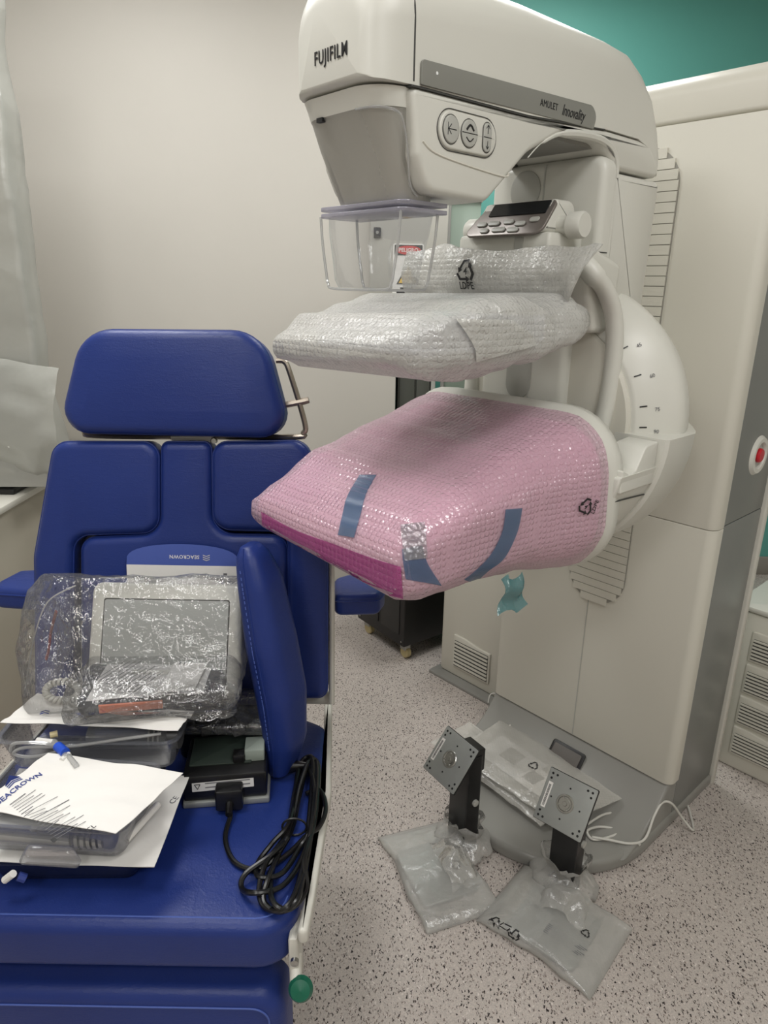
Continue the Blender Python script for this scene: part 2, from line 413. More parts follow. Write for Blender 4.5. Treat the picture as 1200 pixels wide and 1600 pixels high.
# ================================================================== THE ROOM
YB, YT, XR, XL, YF = 3.0, 3.4, 2.4, -2.3, -2.4
struct('floor', MB().box(XL-.1, XR+.1, YF-.1, YT+.1, -.08, 0), 'floor')
struct('ceiling', MB().box(XL-.1, XR+.1, YF-.1, YT+.1, CEIL, CEIL+.08), 'ceil')
struct('wall_back', MB().box(XL, .04, YB, YB+.5, 0, CEIL), 'wall')
struct('wall_teal', MB().box(.04, XR, YT, YT+.1, 0, CEIL), 'teal')
struct('wall_left', MB().box(XL-.1, XL, YF, YB+.5, 0, CEIL), 'wall')
struct('wall_right', MB().box(XR, XR+.1, YF, YT+.1, 0, CEIL), 'wall')
struct('wall_front', MB().box(XL, XR, YF-.1, YF, 0, CEIL), 'wall')
struct('baseboard_back', MB().box(XL, .05, YB-.014, YB, 0, .10, .004), 'skirt')
struct('baseboard_teal', MB().box(.06, XR, YT-.014, YT, 0, .10, .004), 'skirt')
LWHERE = ['over the front of the blue chair', 'over the floor right of the chair', 'over the top of the machine column', 'added to brighten the white wall behind the chair', 'behind the viewer on the left', 'behind the viewer on the right']
for i, (x, y, e) in enumerate(LAMPS):
    t = thing('ceiling_light', 'square white ceiling light panel '+LWHERE[i], 'ceiling light', (x, y, CEIL), group='ceiling light panels')
    fr = MB()
    for a in range(4): fr.box(-.31, .31, .285, .31, -.025, 0, .004, T=Matrix.Rotation(a*math.pi/2, 4, 'Z'))
    fr.build('frame', 'offwhite', t); MB().box(-.285, .285, -.285, .285, -.012, 0).build('diffuser', 'lamp', t)

# things at the far corner: dark cabinet, pale board with hazard sign, greenish pane
t = thing('steel_cabinet', 'dark grey steel cabinet in the far corner beside the white wall', 'cabinet', (.14, 3.2, 0))
MB().box(-.09, .055, -.15, .17, .02, 1.28, .004).build('body', 'darksteel', t)
MB().box(-.082, -.015, -.162, -.15, .05, 1.26, .003).build('door', 'darksteel', t)
MB().box(-.008, .05, -.162, -.15, .05, 1.26, .003).build('door', 'darksteel', t)
MB().box(.056, .075, -.165, .17, 0, 1.28, .003).build('side_trim', 'greylight', t)
t = thing('notice_board', 'pale wall board carrying the red and yellow hazard sign', 'board', (.08, 2.97, 1.31))
MB().box(-.155, .155, -.02, .03, 0, .72, .004).build('panel', plain('board_paint', lin(186, 184, 176), .5), t)
sw = MB().box(-.140, -.112, -.028, -.02, .295, .335, .003).build('key_switch', 'black', t)
MB().lathe([(.006, 0), (.006, .004)], 14, T=Matrix.Translation((-.126, -.028, .316)) @ Matrix.Rotation(math.pi/2, 4, 'X')).build('lock_barrel', 'steel', sw)
SG = basis((.08, 2.948, 1.482), (1, 0, 0), (0, 0, 1))
t = thing('hazard_sign', 'white danger sticker with red oval and yellow warning triangle', 'sign', (.08, 2.948, 1.37))
place(MB().rprism(rrect(0, 0, .062, .105, .008), -.002, 0), SG).build('backing', 'paper', t, True)
place(MB().rprism(rrect(0, .08, .056, .02, .004), 0, .0006), SG).build('header', 'ink', t, True)
place(MB().rprism([(.05*math.cos(a), .08+.017*math.sin(a)) for a in [k*math.pi/14 for k in range(28)]], .0006, .0012), SG).build('oval', 'signred', t, True)
place(text_mb('PELIGRO', .02, .0004, .0004), SG @ Matrix.Translation((0, .08, .0016))).build('lettering', 'paper', t, True)
place(MB().rprism([(-.046, -.05), (.046, -.05), (0, .035)], 0, .0008), SG).build('triangle_border', 'ink', t, True)
place(MB().rprism([(-.037, -.045), (.037, -.045), (0, .022)], .0008, .0014), SG).build('triangle', 'yellow', t, True)
place(lines_mb([(-.03, .02, -.066, .008), (-.045, .045, -.082, .007), (-.03, .04, -.095, .006)]), SG).build('small_print', 'ink', t, True)
t = thing('glass_screen', 'frosted green glass screen in front of the teal wall', 'screen', (.31, 3.02, 0))
MB().box(-.06, .06, -.004, .004, .9, 1.75, .002).build('pane', 'glassgreen', t)
MB().box(-.075, -.06, -.012, .012, 0, 1.75, .002).build('post', 'grey', t)
MB().box(-.075, .065, -.012, .012, 1.75, 1.83, .002).build('top_rail', 'offwhite', t)
MB().box(-.09, -.04, -.1, .1, 0, .02, .004).build('foot', 'grey', t)
MB().box(-.075, .065, -.01, .01, .86, .9, .002).build('bottom_rail', 'grey', t)

# left: low cabinet against the room's left with a wrapped panel standing on it
t = thing('low_cabinet', 'beige low cabinet at the left edge carrying the wrapped panel', 'cabinet', (-1.5, 2.2, 0))
MB().box(-.29, .29, -.72, .76, .04, .728, .004).build('body', M_body := plain('beige_cabinet', lin(176, 170, 156), .5), t)
MB().box(-.27, .26, -.70, .74, 0, .04).build('plinth', 'skirt', t)
MB().box(-.30, .312, -.73, .77, .728, .75, .004).build('top', 'offwhite', t)
t = thing('wrapped_panel', 'tall flat panel wrapped in hazy plastic standing on low cabinet', 'wrapped panel', (-1.315, 2.25, .75))
MB().box(-.34, .19, -.02, .05, .10, 1.5, .012).build('panel', 'offwhite', t)
MB().box(-.25, .1, -.09, .1, 0, .02, .006).build('foot', 'black', t)
MB().box(-.12, -.02, 0, .04, .015, .2, .006).build('stem', 'black', t)
b = MB()
rg = []
for k in range(40):
    z = .02+1.5*k/39
    flare = .018+.05*max(0, 1-z/.36)
    rg.append([(x, y, z+.02*math.sin(x*9)*max(0, .3-z)) for x, y in rrect(-.075, .015, .27+flare*.5, .04+flare, .02, 6)])
b.rings(rg); crumple(b, .014, 5, 3, .004, 30)
b.build('poly_wrap', 'wrapgrey', t, smooth=60)
b = MB().sheet(lambda u, v: (-.36+.63*u+.02*v, -.075-.05*math.sin(v*3.1)+.012*nz((u*4, v*4, 0), 1.5, 3), .07+.36*v+.03*math.sin(u*4)), 30, 20, .0015)
crumple(b, .012, 9, 8, .004, 30).build('wrap_fold', 'wrapgrey', t, smooth=60)

# ================================================================== MAMMOGRAPHY MACHINE
A47 = math.radians(47.5)
MV = Vector((math.sin(A47), math.cos(A47), 0)); MU = Vector((MV.y, -MV.x, 0))
MO = MU*-.905+MV*1.61
mach = thing('mammography_machine', 'large white mammography machine with overhanging head and curved base', 'medical machine', tuple(MO), -A47)
MM = ROOTM['mammography_machine']
def mpart(name, mb, mat, parent=mach, smooth=35): return mb.build(name, mat, parent, smooth=smooth)
def yl(out, p0, p1, r=0, n=3, mb=None):          # outline in (q,z) pulled sideways from p0 to p1
    return (mb or MB()).rprism(out, p0, p1, r, n=n, T=YZ)
def xl(out, q0, q1, r=0, n=3, mb=None, rb=None):          # outline in (p,z) pulled in depth; front (smaller q) side gets r
    return (mb or MB()).rprism(out, -q1, -q0, r, rb=0 if rb is None else rb, n=n, T=XZ)
# --- base and column
arc = [(.305, .30), (-.305, .30), (-.305, -.08)] + [(.02+.295*math.cos(a)-.01, -.10+.30*math.sin(a)) for a in [math.pi+k*math.pi/28 for k in range(29)]] + [(.305, -.08)]
mpart('base_plate', MB().rprism(arc, .004, .04, .014, rb=.004, n=4), 'grey')
mpart('base_rim', MB().rprism(offset(arc, .01), 0, .006), 'black')
ramp = [(.30, .03), (.30, .2), (.03, .2), (.02, .17), (-.01, .13), (-.05, .09), (-.10, .06), (-.17, .042), (-.2, .03)]
rampo = mpart('base_ramp', yl(ramp, -.30, .298, .008), 'grey')
rc = basis((.01, -.042, .100), (1, 0, 0), (0, .66, .75))
mpart('recess_frame', place(MB().rprism(rrect(0, 0, .055, .036, .008), 0, .006, .002), rc), 'black')
mpart('recess_floor', place(MB().rprism(rrect(0, 0, .046, .027, .005), .006, .0085, .001), rc), M_rec := plain('dark_recess', lin(92, 88, 84), .5))
def cover(z0, z1): return MB().rprism(fillet([(-.305, .05), (-.305, 0, .03), (.305, 0, .03), (.305, .05)], .004), z0, z1, .0015)
mpart('lower_front_cover', cover(.155, .882), 'white2'); mpart('upper_front_cover', cover(.8835, 1.770), 'white2')
mpart('cover_seam', MB().box(-.0012, .0012, -.0012, .01, .158, .61), 'greylight')
topo = fillet([(.32, 1.7715), (.32, 1.86, .03), (.05, 1.872, .06), (0, 1.845, .035), (0, 1.7715)], .01)
mpart('top_cover', yl(topo, -.305, .305, .006), 'white2')
for s_, a, b_ in (('lower', .02, .8815), ('upper', .8825, 1.772)):
    mpart('side_panel', MB().box(-.299, .299, .052, .30, a, b_, .004), 'greyside')
mpart('rear_panel', MB().box(-.31, .31, .302, .325, 0, 1.86, .006), 'offwhite')
# emergency stop on the side panel
es = mpart('stop_button_ring', MB().lathe([(.03, -.012), (.03, .002), (.034, .008), (.044, .008), (.05, .0), (.05, -.004)], 32, T=Matrix.Translation((.299, .195, 1.04)) @ Matrix.Rotation(math.pi/2, 4, 'Y'), cap=False), 'white')
mpart('stop_button', MB().lathe([(.018, -.01), (.018, .006), (.015, .010), (.0, .011)], 24, T=Matrix.Translation((.299, .197, 1.04)) @ Matrix.Rotation(math.pi/2, 4, 'Y')), 'red', es)
mpart('ring_well', MB().lathe([(.0, .001), (.03, .001), (.03, -.004)], 24, T=Matrix.Translation((.299, .195, 1.04)) @ Matrix.Rotation(math.pi/2, 4, 'Y')), 'greylight', es)
# slot with slats down the column
GC, GW, GB, GT = .016, .085, .60, 1.73
go = []
for k in range(17): a = math.pi*k/16; go.append((GC+GW*math.cos(a), GT-GW+GW*math.sin(a)))
for k in range(17): a = math.pi+math.pi*k/16; go.append((GC+GW*math.cos(a), GB+GW+GW*math.sin(a)))
gr = mpart('column_grille', xl(go, -.003, .01), 'slit')
pit = .0225; ns = int((GT-GB)/pit); slat0 = None
for k in range(ns):
    z = GB+(k+.5)*pit
    d = max(GB+GW-z, z-(GT-GW), 0); hw = math.sqrt(max(1e-4, GW**2-d*d))-.002
    if hw < .012: continue
    if slat0 is None:
        slat0 = MB().box(-1, 1, -.0055, 0, -.0104, .0104).build('slat', 'white2', gr); slat0.location = (GC, 0, z); slat0.scale = (hw, 1, 1)
    else: share('slat', slat0, gr, (GC, 0, z), (hw, 1, 1))
# --- rotation drum and lower cup
DC = Vector((.015, 0, 1.155)); DT = Matrix.Translation(DC) @ Matrix.Rotation(math.pi/2, 4, 'X')   # local z -> -q
dr = mpart('rotation_drum', MB().lathe([(.15, 0), (.19, .06), (.235, .13), (.27, .19), (.284, .23), (.286, .25), (.28, .265), (.228, .325), (.222, .328)], 72, T=DT), 'white')
mpart('drum_ring', MB().lathe([(.216, .30), (.216, .332), (.21, .337), (.17, .339), (.0, .339)], 64, T=DT), 'white2')
def cone(r, a, lift=.0012): return Vector((r*math.cos(a), r*math.sin(a), .325-(r-.228)/.052*.06))+Vector((math.cos(a)*.75, math.sin(a)*.75, .65))*lift
for a in (42, 27, 12, 2):
    a = math.radians(a); tk = MB(); tk.add([cone(.231, a-.005), cone(.241, a-.005), cone(.241, a+.005), cone(.231, a+.005)], [[0, 1, 2, 3]], T=DT); mpart('angle_mark', tk, 'ink', dr)
for a, s_ in ((40, '45'), (25, '60'), (10, '75'), (0, '90')):
    g = text_mb(s_, .011, .0001); a = math.radians(a); tk = MB()
    tk.add(g.v, g.f, T=DT @ basis(cone(.254, a, .0015), cone(.26, a)-cone(.25, a), (-math.sin(a), math.cos(a), 0))); mpart('angle_number', tk, 'inkgrey', dr)
def halfcup(R, top, n=36):
    d = top-DC.z; a0 = math.asin(max(-1, min(1, d/R)))
    return [(DC.x+R*math.cos(a), DC.z+R*math.sin(a)) for a in [math.pi-a0+(math.pi+2*a0)*k/n for k in range(n+1)]]
mpart('lower_cup', MB().rings([[(x, q, z) for x, z in halfcup(R, 1.150)] for q, R in ((-.005, .17), (-.08, .215), (-.15, .262), (-.20, .292), (-.225, .302), (-.33, .302), (-.338, .296))]), 'white')
lc = mpart('lower_arm', xl(halfcup(.292, 1.095), -.47, -.332, .006), 'white')
cheek = fillet([(-.462, 1.062), (-.3385, 1.062), (-.3385, 1.146), (-.385, 1.142, .012), (-.412, 1.100, .014), (-.432, 1.094, .012), (-.462, 1.108)], .003, 4)
for s_ in (-1, 1): mpart('lower_arm_cheek', yl(cheek, .235 if s_ > 0 else -.268, .298 if s_ > 0 else -.205, .003), 'white')
mpart('arm_seam', MB().tube([(DC.x+.2935*math.cos(a), q, DC.z+.2935*math.sin(a)) for q, a in ((-.334, -.42), (-.40, -.40), (-.46, -.385))], .0014, 6), 'seam')
mpart('arm_well', MB().box(-.23, .24, -.46, -.335, 1.085, 1.099, .004), 'black')
# --- neck (vertical part of the arm)
mpart('neck', yl(fillet([(-.325, 1.30), (-.155, 1.30), (-.145, 1.636), (-.325, 1.636)], .012), -.10, .132, .014), 'white')
mpart('neck_cover', xl(fillet([(-.135, 1.16), (.086, 1.16, .006), (.086, 1.345, .006), (.062+.03, 1.36, .02), (.136, 1.44, .02), (.136, 1.662, .03), (-.135, 1.662, .03)], .01), -.362, -.327, .016, n=4), 'white')
mpart('neck_skirt', xl(fillet([(-.15, 1.10), (.13, 1.10), (.15, 1.36), (-.15, 1.36)], .02), -.325, -.28, .012), 'white2')
mpart('neck_split', MB().box(-.0015, .0015, -.3632, -.33, 1.17, 1.655), 'greylight')
mpart('cover_gap', MB().box(.088, .1368, -.3632, -.33, 1.4895, 1.4915), 'seam')
mpart('round_cap', MB().lathe([(.037, -.002), (.037, .002), (.033, .0035), (0, .0035)], 36, T=Matrix.Translation((-.045, -.362, 1.612)) @ Matrix.Rotation(math.pi/2, 4, 'X')), 'greylight')
mpart('slot_cap', xl(rrect(-.028, 1.25, .033, .06, .033, 8), -.3635, -.36, .0015), 'greylight')
mpart('grip_bracket', yl(fillet([(-.37, 1.34), (-.30, 1.34), (-.29, 1.47), (-.40, 1.5), (-.42, 1.46)], .015), .100, .150, .012), 'white')
mpart('grip_bracket', yl(fillet([(-.37, 1.34), (-.30, 1.34), (-.29, 1.47), (-.40, 1.5), (-.42, 1.46)], .015), -.150, -.100, .012), 'white')
# --- overhead arm and tube head
HW = .13
keys = [(-.925, .088, 1.694, 1.790, .05), (-.9215, .098, 1.690, 1.808, .058), (-.914, .107, 1.687, 1.824, .066), (-.901, .117, 1.686, 1.836, .073), (-.878, .124, 1.685, 1.844, .079), (-.84, .128, 1.685, 1.85, .082),
        (-.60, .13, 1.687, 1.853, .06), (-.36, .13, 1.70, 1.850, .05), (-.30, .13, 1.70, 1.842, .04), (-.25, .13, 1.70, 1.822, .04), (-.21, .13, 1.69, 1.79, .035), (-.178, .129, 1.67, 1.742, .03), (-.16, .128, 1.65, 1.69, .015), (-.155, .126, 1.645, 1.665, .008)]
arm = MB(); rg = []
for q, hw, zb, zt, r in keys:
    hw -= .024; s_ = rrect(0, (zb+zt)/2, hw, (zt-zb)/2, r, 7); zz = zb+min(r, .012)
    o = []
    for x, z in s_:
        if z < zb+r: x2 = math.copysign(hw, x) if abs(x) > hw-r else x; o.append((x2 if abs(x) > hw-r*.999 else x, q, max(zb, zb+(z-zb)*.35)))
        else: o.append((x, q, z))
    rg.append([(x+.024, y, z) for x, y, z in o])
arm.rings(rg)
ac = mpart('upper_arm_cover', arm, 'white', smooth=50); ABV = arm.bvh()
lowp = fillet([(-.862, 1.684), (-.848, 1.60, .02), (-.822, 1.553, .03), (-.690, 1.550, .035), (-.59, 1.635, .08), (-.50, 1.677, .06), (-.37, 1.680, .06), (-.315, 1.640), (-.158, 1.640), (-.156, 1.66), (-.20, 1.70), (-.38, 1.70), (-.60, 1.6865)], .01)
la = mpart('lower_arm_cover', yl(lowp, .042-HW, HW, .010, n=4), 'white')
mpart('seam_strip', yl([(-.862, 1.682), (-.60, 1.6845), (-.37, 1.698), (-.37, 1.7), (-.60, 1.6865), (-.862, 1.684)], -HW+.046, HW+.0005), 'seam')
# arch lip on the camera side
mpart('arch_lip', MB().tube(spline([(HW-.006, -.585, 1.628), (HW-.005, -.545, 1.658), (HW-.004, -.49, 1.677), (HW-.004, -.40, 1.684), (HW-.004, -.345, 1.676), (HW-.004, -.318, 1.655), (HW-.004, -.312, 1.625)], 6), [.001]*6+[.004]*6+[.007]*25, 8), 'white')
mpart('arch_recess', MB().box(-.10, .10, -.56, -.33, 1.672, 1.686), 'grey')
# panel groove line on the lower cover
mpart('cover_crease', MB().tube(spline([(HW+.0002, -.838, 1.618), (HW+.0002, -.80, 1.604), (HW+.0002, -.66, 1.592), (HW+.0002, -.64, 1.598)], 6), .0016, 6), 'white2', la)
# front cover joint ring and grey band with print
js = []
for k in range(19):
    z = 1.69+.16*k/18
    h = ABV.ray_cast(Vector((.4, -.855, z)), Vector((-1, 0, 0)))
    if h[0]: js.append(h[0]-Vector((.0006, 0, 0)))
mpart('head_joint', MB().tube(js, .0016, 6), 'seam')
bo = fillet([(-.845, 1.687), (-.41, 1.694), (-.403, 1.716, .02), (-.42, 1.730, .02), (-.845, 1.718, .006)], .002)
bd = mpart('grey_band', yl(bo, HW-.002, HW+.0015, .0008), 'band')
SIDE = lambda q, z, off=.0018: basis((HW+off, q, z), (0, 1, 0), (0, 0, 1))
mpart('band_lettering', place(text_mb('AMULET', .0145, .0003, 0, .85, 1.1), SIDE(-.548, 1.7095)), 'ink', bd)
mpart('band_lettering', place(text_mb('Innovality', .024, .0003, 0, .78, .95, .35), SIDE(-.477, 1.7085)), 'ink', bd)
mpart('status_light', MB().lathe([(.0022, 0), (.0022, .001)], 10, T=Matrix.Translation((HW+.001, -.815, 1.706)) @ Matrix.Rotation(math.pi/2, 4, 'Y')), M_led := plain('white_dot', lin(240, 240, 240), .4), bd)
FRONT = lambda p, z: basis((p, -.93, z), (1, 0, 0), (0, 0, 1))
mpart('brand_lettering', wrapon(text_mb('FUJIFILM', .0245, .0004, .0001, .74, 1.14), FRONT(.032, 1.726), ABV), 'ink', ac)
# button pad on the side of the head
pad = mpart('button_pad', yl(rrect(-.744, 1.6400, .064, .0255, .0255, 8), HW-.003, HW+.004, .003), 'white', la)
PADX = HW+.004
mpart('pad_groove', MB().tube([(HW+.0006, y, z) for y, z in rrect(-.744, 1.6400, .066, .0275, .0275, 8)], .0007, 6, closed=True), 'seam', la)
def oval(cy, cz, rx, rz): return [(cy+rx*math.cos(a), cz+rz*math.sin(a)) for a in [k*math.pi/12 for k in range(24)]]
for cy, cz, rx, rz in ((-.785, 1.6400, .0165, .0185), (-.745, 1.6400, .0175, .0185)):
    mpart('round_button', yl(oval(cy, cz, rx, rz), PADX-.001, PADX+.0025, .0015), 'greylight', la)
    mpart('button_ring', MB().tube([(PADX+.0004, y, z) for y, z in oval(cy, cz, rx+.001, rz+.001)], .0005, 6, closed=True), 'seam', la)
mpart('rocker_button', yl(rrect(-.704, 1.6400, .009, .02, .009, 6), PADX-.001, PADX+.0025, .0015), 'greylight', la)
mpart('button_ring', MB().tube([(PADX+.0004, y, z) for y, z in rrect(-.704, 1.6400, .01, .021, .01, 6)], .0005, 6, closed=True), 'seam', la)
ic = MB(); PX = PADX+.0026
def bar(y0, z0, y1, z1, wd=.0006): ic.tube([(PX, y0, z0), (PX, y1, z1)], wd, 5)
bar(-.793, 1.6480, -.793, 1.6320); bar(-.792, 1.6400, -.775, 1.6400); bar(-.792, 1.6400, -.786, 1.6465); bar(-.792, 1.6400, -.786, 1.6335)
bar(-.762, 1.6400, -.728, 1.6400, .0006); bar(-.713, 1.6400, -.695, 1.6400, .0006)
ic.tube(spline([(PX, -.753, 1.6440), (PX, -.745, 1.6510), (PX, -.737, 1.6440)], 5), .0016, 5); ic.tube(spline([(PX, -.753, 1.6340), (PX, -.745, 1.6290), (PX, -.737, 1.6340)], 5), .0009, 5)
bar(-.704, 1.645, -.704, 1.657); bar(-.704, 1.657, -.708, 1.652); bar(-.704, 1.657, -.700, 1.652); bar(-.704, 1.635, -.704, 1.624); bar(-.704, 1.624, -.707, 1.628); bar(-.704, 1.624, -.701, 1.628)
mpart('button_icons', ic, 'ink', la)
# clear collimator housing under the head
def ush(hw, qf, qb, r, z, n=6): return [(x, q, z) for x, q in fillet([(hw, qb), (.035-hw, qb), (.035-hw, qf, r), (hw, qf, r)], .004, n)]
mpart('front_strip', MB().rings([ush(.1195, -.914, -.80, .075, 1.683, 8), ush(.118, -.909, -.80, .07, 1.674, 8), ush(.1165, -.902, -.80, .062, 1.659, 8)]), 'white')
mpart('collimator', MB().rings([ush(.110, -.892, -.80, .05, 1.66), ush(.104, -.872, -.80, .03, 1.62), ush(.094, -.838, -.79, .025, 1.546)]), plain('bright_collimator_white', lin(228, 227, 221), .4))
mpart('collimator_cover', MB().rings([ush(.1165, -.902, -.795, .058, 1.659), ush(.110, -.880, -.795, .034, 1.62), ush(.100, -.846, -.785, .03, 1.545)], cap=False), 'clearcover')
mpart('cover_latch', MB().box(-.03, -.016, -.905, -.898, 1.653, 1.659), 'ink')
mpart('cover_edge', MB().tube(spline([(.06, -.904, 1.658), (.098, -.896, 1.657), (.116, -.875, 1.652), (.117, -.862, 1.635), (.1135, -.85, 1.60), (.1065, -.838, 1.565), (.104, -.82, 1.549)], 6), .0016, 6), 'edgeclear')
fl = MB()
for z in (1.538, 1.528): fl.rprism(fillet([(.108, -.755), (-.104, -.755), (-.104, -.852, .02), (.108, -.852, .02)], .004), z, z+.006, .001)
mpart('shield_flange', fl, 'clearlav')
# face shield: a clear tray hanging under the flange
def ringz(hw, qf, qb, z, r=.03): return [(x, q, z) for x, q in fillet([(hw, qb, r), (-hw, qb, r), (-hw, qf, r), (hw, qf, r)], r, 6)]
sh = mpart('face_shield', MB().rings([ringz(.098, -.846, -.76, 1.530), ringz(.096, -.846, -.765, 1.50), ringz(.087, -.846, -.77, 1.46), ringz(.082, -.846, -.772, 1.43), ringz(.072, -.842, -.776, 1.418, .022)], cap=False), 'clear')
for q in (-.847, -.768):
    mpart('shield_edge', MB().tube(spline([(-.098, q, 1.53), (-.094, q, 1.49), (-.085, q, 1.445), (-.079, q, 1.424), (-.062, q, 1.416), (.06, q, 1.416), (.079, q, 1.424), (.085, q, 1.445), (.094, q, 1.49), (.098, q, 1.53)], 5), .0022, 6), 'edgeclear', sh)
# --- control console in front of the neck
ct = basis((0.0, -.455, 1.547), (1, 0, 0), (0, .62, .78))
mpart('console_body', yl(fillet([(-.482, 1.522), (-.435, 1.582, .008), (-.38, 1.582, .02), (-.355, 1.52)], .008), -.088, .088, .01), 'white')
cp = mpart('console_panel', place(MB().rprism(fillet([(-.104, -.04, .015), (.088, -.04, .02), (.088, .04, .014), (-.075, .04, .014)], .01), 0, .006, .002), ct), 'brownbezel')
mpart('display', place(MB().rprism(rrect(.008, .021, .068, .0145, .002), .006, .008), ct), 'darkscreen', cp)
bt = None
for x, y, wd in ((-.065, -.013, .012), (-.035, -.012, .014), (.0, -.010, .012), (.03, -.016, .012), (.06, -.008, .011), (-.015, -.028, .016), (.02, -.03, .013), (-.05, -.029, .010)):
    mpart('console_button', place(MB().rprism(rrect(x, y, wd, .0055, .005), .006, .0095, .0015), ct), 'greylight', cp)
mpart('console_carriage', MB().box(-.125, .10, -.47, -.36, 1.47, 1.523, .008), 'white')
mpart('carriage_window', MB().box(.02, .04, -.472, -.468, 1.485, 1.515, .001), 'greylight')
for s_ in (-1, 1):
    kb = mpart('compression_knob', MB().lathe([(.018, 0), (.018, .02), (.020, .024), (.024, .026), (.024, .05), (.021, .055), (0, .055)], 28, T=Matrix.Translation((.085*s_, -.42, 1.535)) @ Matrix.Rotation(math.pi/2*s_, 4, 'Y')), 'white')
mpart('console_arm', MB().box(-.05, .05, -.40, -.33, 1.44, 1.53, .01), 'white')
# --- hand grips
for s_ in (-1, 1):
    hp = spline([(.128*s_, -.405, 1.475), (.160*s_, -.405, 1.447), (.170*s_, -.375, 1.42), (.175*s_, -.345, 1.375), (.178*s_, -.333, 1.31), (.178*s_, -.335, 1.22), (.174*s_, -.345, 1.14), (.172*s_, -.35, 1.09)], 6)
    rr = [.024 if i < 8 else .0205 for i in range(len(hp))]
    mpart('hand_grip', MB().tube(hp, rr, 14, flat=.8), 'white', smooth=60)
# --- examination table rim and core under the pink wrap
def bsec(q, pl, pr, zb, zt, r): return [(x, q, z) for x, z in rrect((pl+pr)/2, (zb+zt)/2, (pr-pl)/2, (zt-zb)/2, r, 9)]
mpart('table_rim', MB().rings([bsec(-.42, -.24, .27, .90, 1.185, .12), bsec(-.435, -.26, .285, .88, 1.208, .125), bsec(-.465, -.262, .289, .882, 1.211, .125), bsec(-.49, -.248, .278, .893, 1.198, .115)]), 'white', smooth=60)
mpart('exam_table', MB().rings([bsec(-.50, -.22, .255, .92, 1.17, .10), bsec(-.70, -.205, .21, .95, 1.10, .06), bsec(-.885, -.185, .19, .965, 1.03, .025)]), 'white', smooth=60)

# ================================================================== PINK BUBBLE WRAP over the table
pink = thing('pink_bubble_wrap', 'pink bubble wrap taped around the examination table', 'packaging', tuple(MM @ Vector((0, -.7, .93))), -A47)
PK = [(-.930, -.215, .195, .962, 1.020, .02), (-.918, -.230, .212, .948, 1.048, .036), (-.88, -.236, .224, .936, 1.078, .055), (-.78, -.232, .232, .928, 1.115, .07), (-.65, -.238, .248, .918, 1.160, .09), (-.487, -.250, .287, .889, 1.203, .118)]
rows = lerpkeys(PK, 44); pb = MB()
def pinkring(q, pl, pr, zb, zt, r):
    # left front corner pulled to a point, as the wrap is folded there; shallow hollow in the top
    o = []
    for x, y, z in bsec(q, pl, pr, zb, zt, r):
        f = min(1, max(0, (-x-.12)/.1)*max(0, (-q-.80)/.12))
        g = min(1, max(0, (-q-.84)/.08))*math.exp(-((x+.02)/.10)**2) if z > (zb+zt)/2 else 0      # sagging front edge
        dent = -.022*math.exp(-((x-.02)**2/.012+(y+.60)**2/.010)) if z > 1.08 else 0
        o.append((x-.012*f, y, z+(.998-z)*f*.5+dent-.018*g))
    return o
pb.rings([pinkring(*r) for r in rows])
crumple(pb, .005, 9, 2, .0016, 40)
pb.v = [MM @ p for p in pb.v]
PBV = pb.bvh()
pb.build('bubble_layer', 'pinkbubble', pink, True, smooth=70)
lin_ = MB(); lin_.rings([[((x-.0)*.965, y, 1.02+(z-1.02)*.90) for x, y, z in pinkring(q, pl, pr, zb, zt, r)] for q, pl, pr, zb, zt, r in lerpkeys([(k[0]+.008,)+k[1:] for k in PK], 30)])
crumple(lin_, .005, 9, 2)
lin_.v = [MM @ p for p in lin_.v]; lin_.build('pink_liner', 'pinkfoam', pink, True, smooth=60)
def hitpx(bvh, x, y, lift=.0015):
    d = ray(x, y).normalized(); h = bvh.ray_cast(EYEP, d)
    return (h[0]-d*lift) if h[0] else None
def decal(bvh, left, right, n=14, lift=.0018, m_=3):
    """strip of tape laid on a surface between two edges"""
    L_, R_ = spline([(x, y, 0) for x, y in left], n), spline([(x, y, 0) for x, y in right], n); rows = []
    for a, b in zip(L_, R_):
        c = a.lerp(b, .5); row = []
        for i in range(m_+1):
            q = a.lerp(b, i/m_); h = None
            for k in range(9):
                h = hitpx(bvh, q.x, q.y, lift)
                if h: break
                q = q.lerp(c, .3)
            row.append(h)
        rows.append(row)
    rows = [r for r in rows if all(r)]
    mb = MB(); mb.sheet(lambda u, v: rows[round(v*(len(rows)-1))][round(u*m_)], m_, len(rows)-1, .0006); return mb
decal(PBV, [(562, 742), (543, 775), (535, 805), (528, 836)], [(588, 742), (572, 772), (563, 805), (553, 840)]).build('tape_strip', 'tape', pink, True)
decal(PBV, [(790, 796), (785, 830), (768, 865), (745, 890), (722, 908)], [(816, 794), (808, 832), (788, 872), (762, 893), (738, 915)]).build('tape_strip', 'tape', pink, True)
decal(PBV, [(628, 858), (630, 880), (634, 905)], [(660, 852), (668, 880), (690, 915)]).build('tape_strip', 'tape', pink, True)
decal(PBV, [(626, 820), (628, 845), (632, 876)], [(664, 815), (666, 842), (668, 872)], lift=.003).build('clear_tape', 'cleartape', pink, True)
decal(PBV, [(408, 800), (460, 828), (520, 850), (580, 872), (626, 886)], [(410, 828), (460, 862), (520, 892), (580, 922), (630, 936)], n=8, m_=6, lift=.003).build('magenta_flap', 'magenta', pink, True, smooth=60)
tl = MM @ Vector((.238, -.70, .945))
b = MB().sheet(lambda u, v: tl+MU*(.012*v+.006*math.sin(v*6)+.008*u)+MV*(.045*(u-.5)*(1+.5*v)+.006*math.sin(u*9+v*4))+Vector((0, 0, -.062*v+.006*math.sin(u*7))), 8, 12, .0006)
b.build('tape_tail', 'tapetail', pink, True, smooth=70)
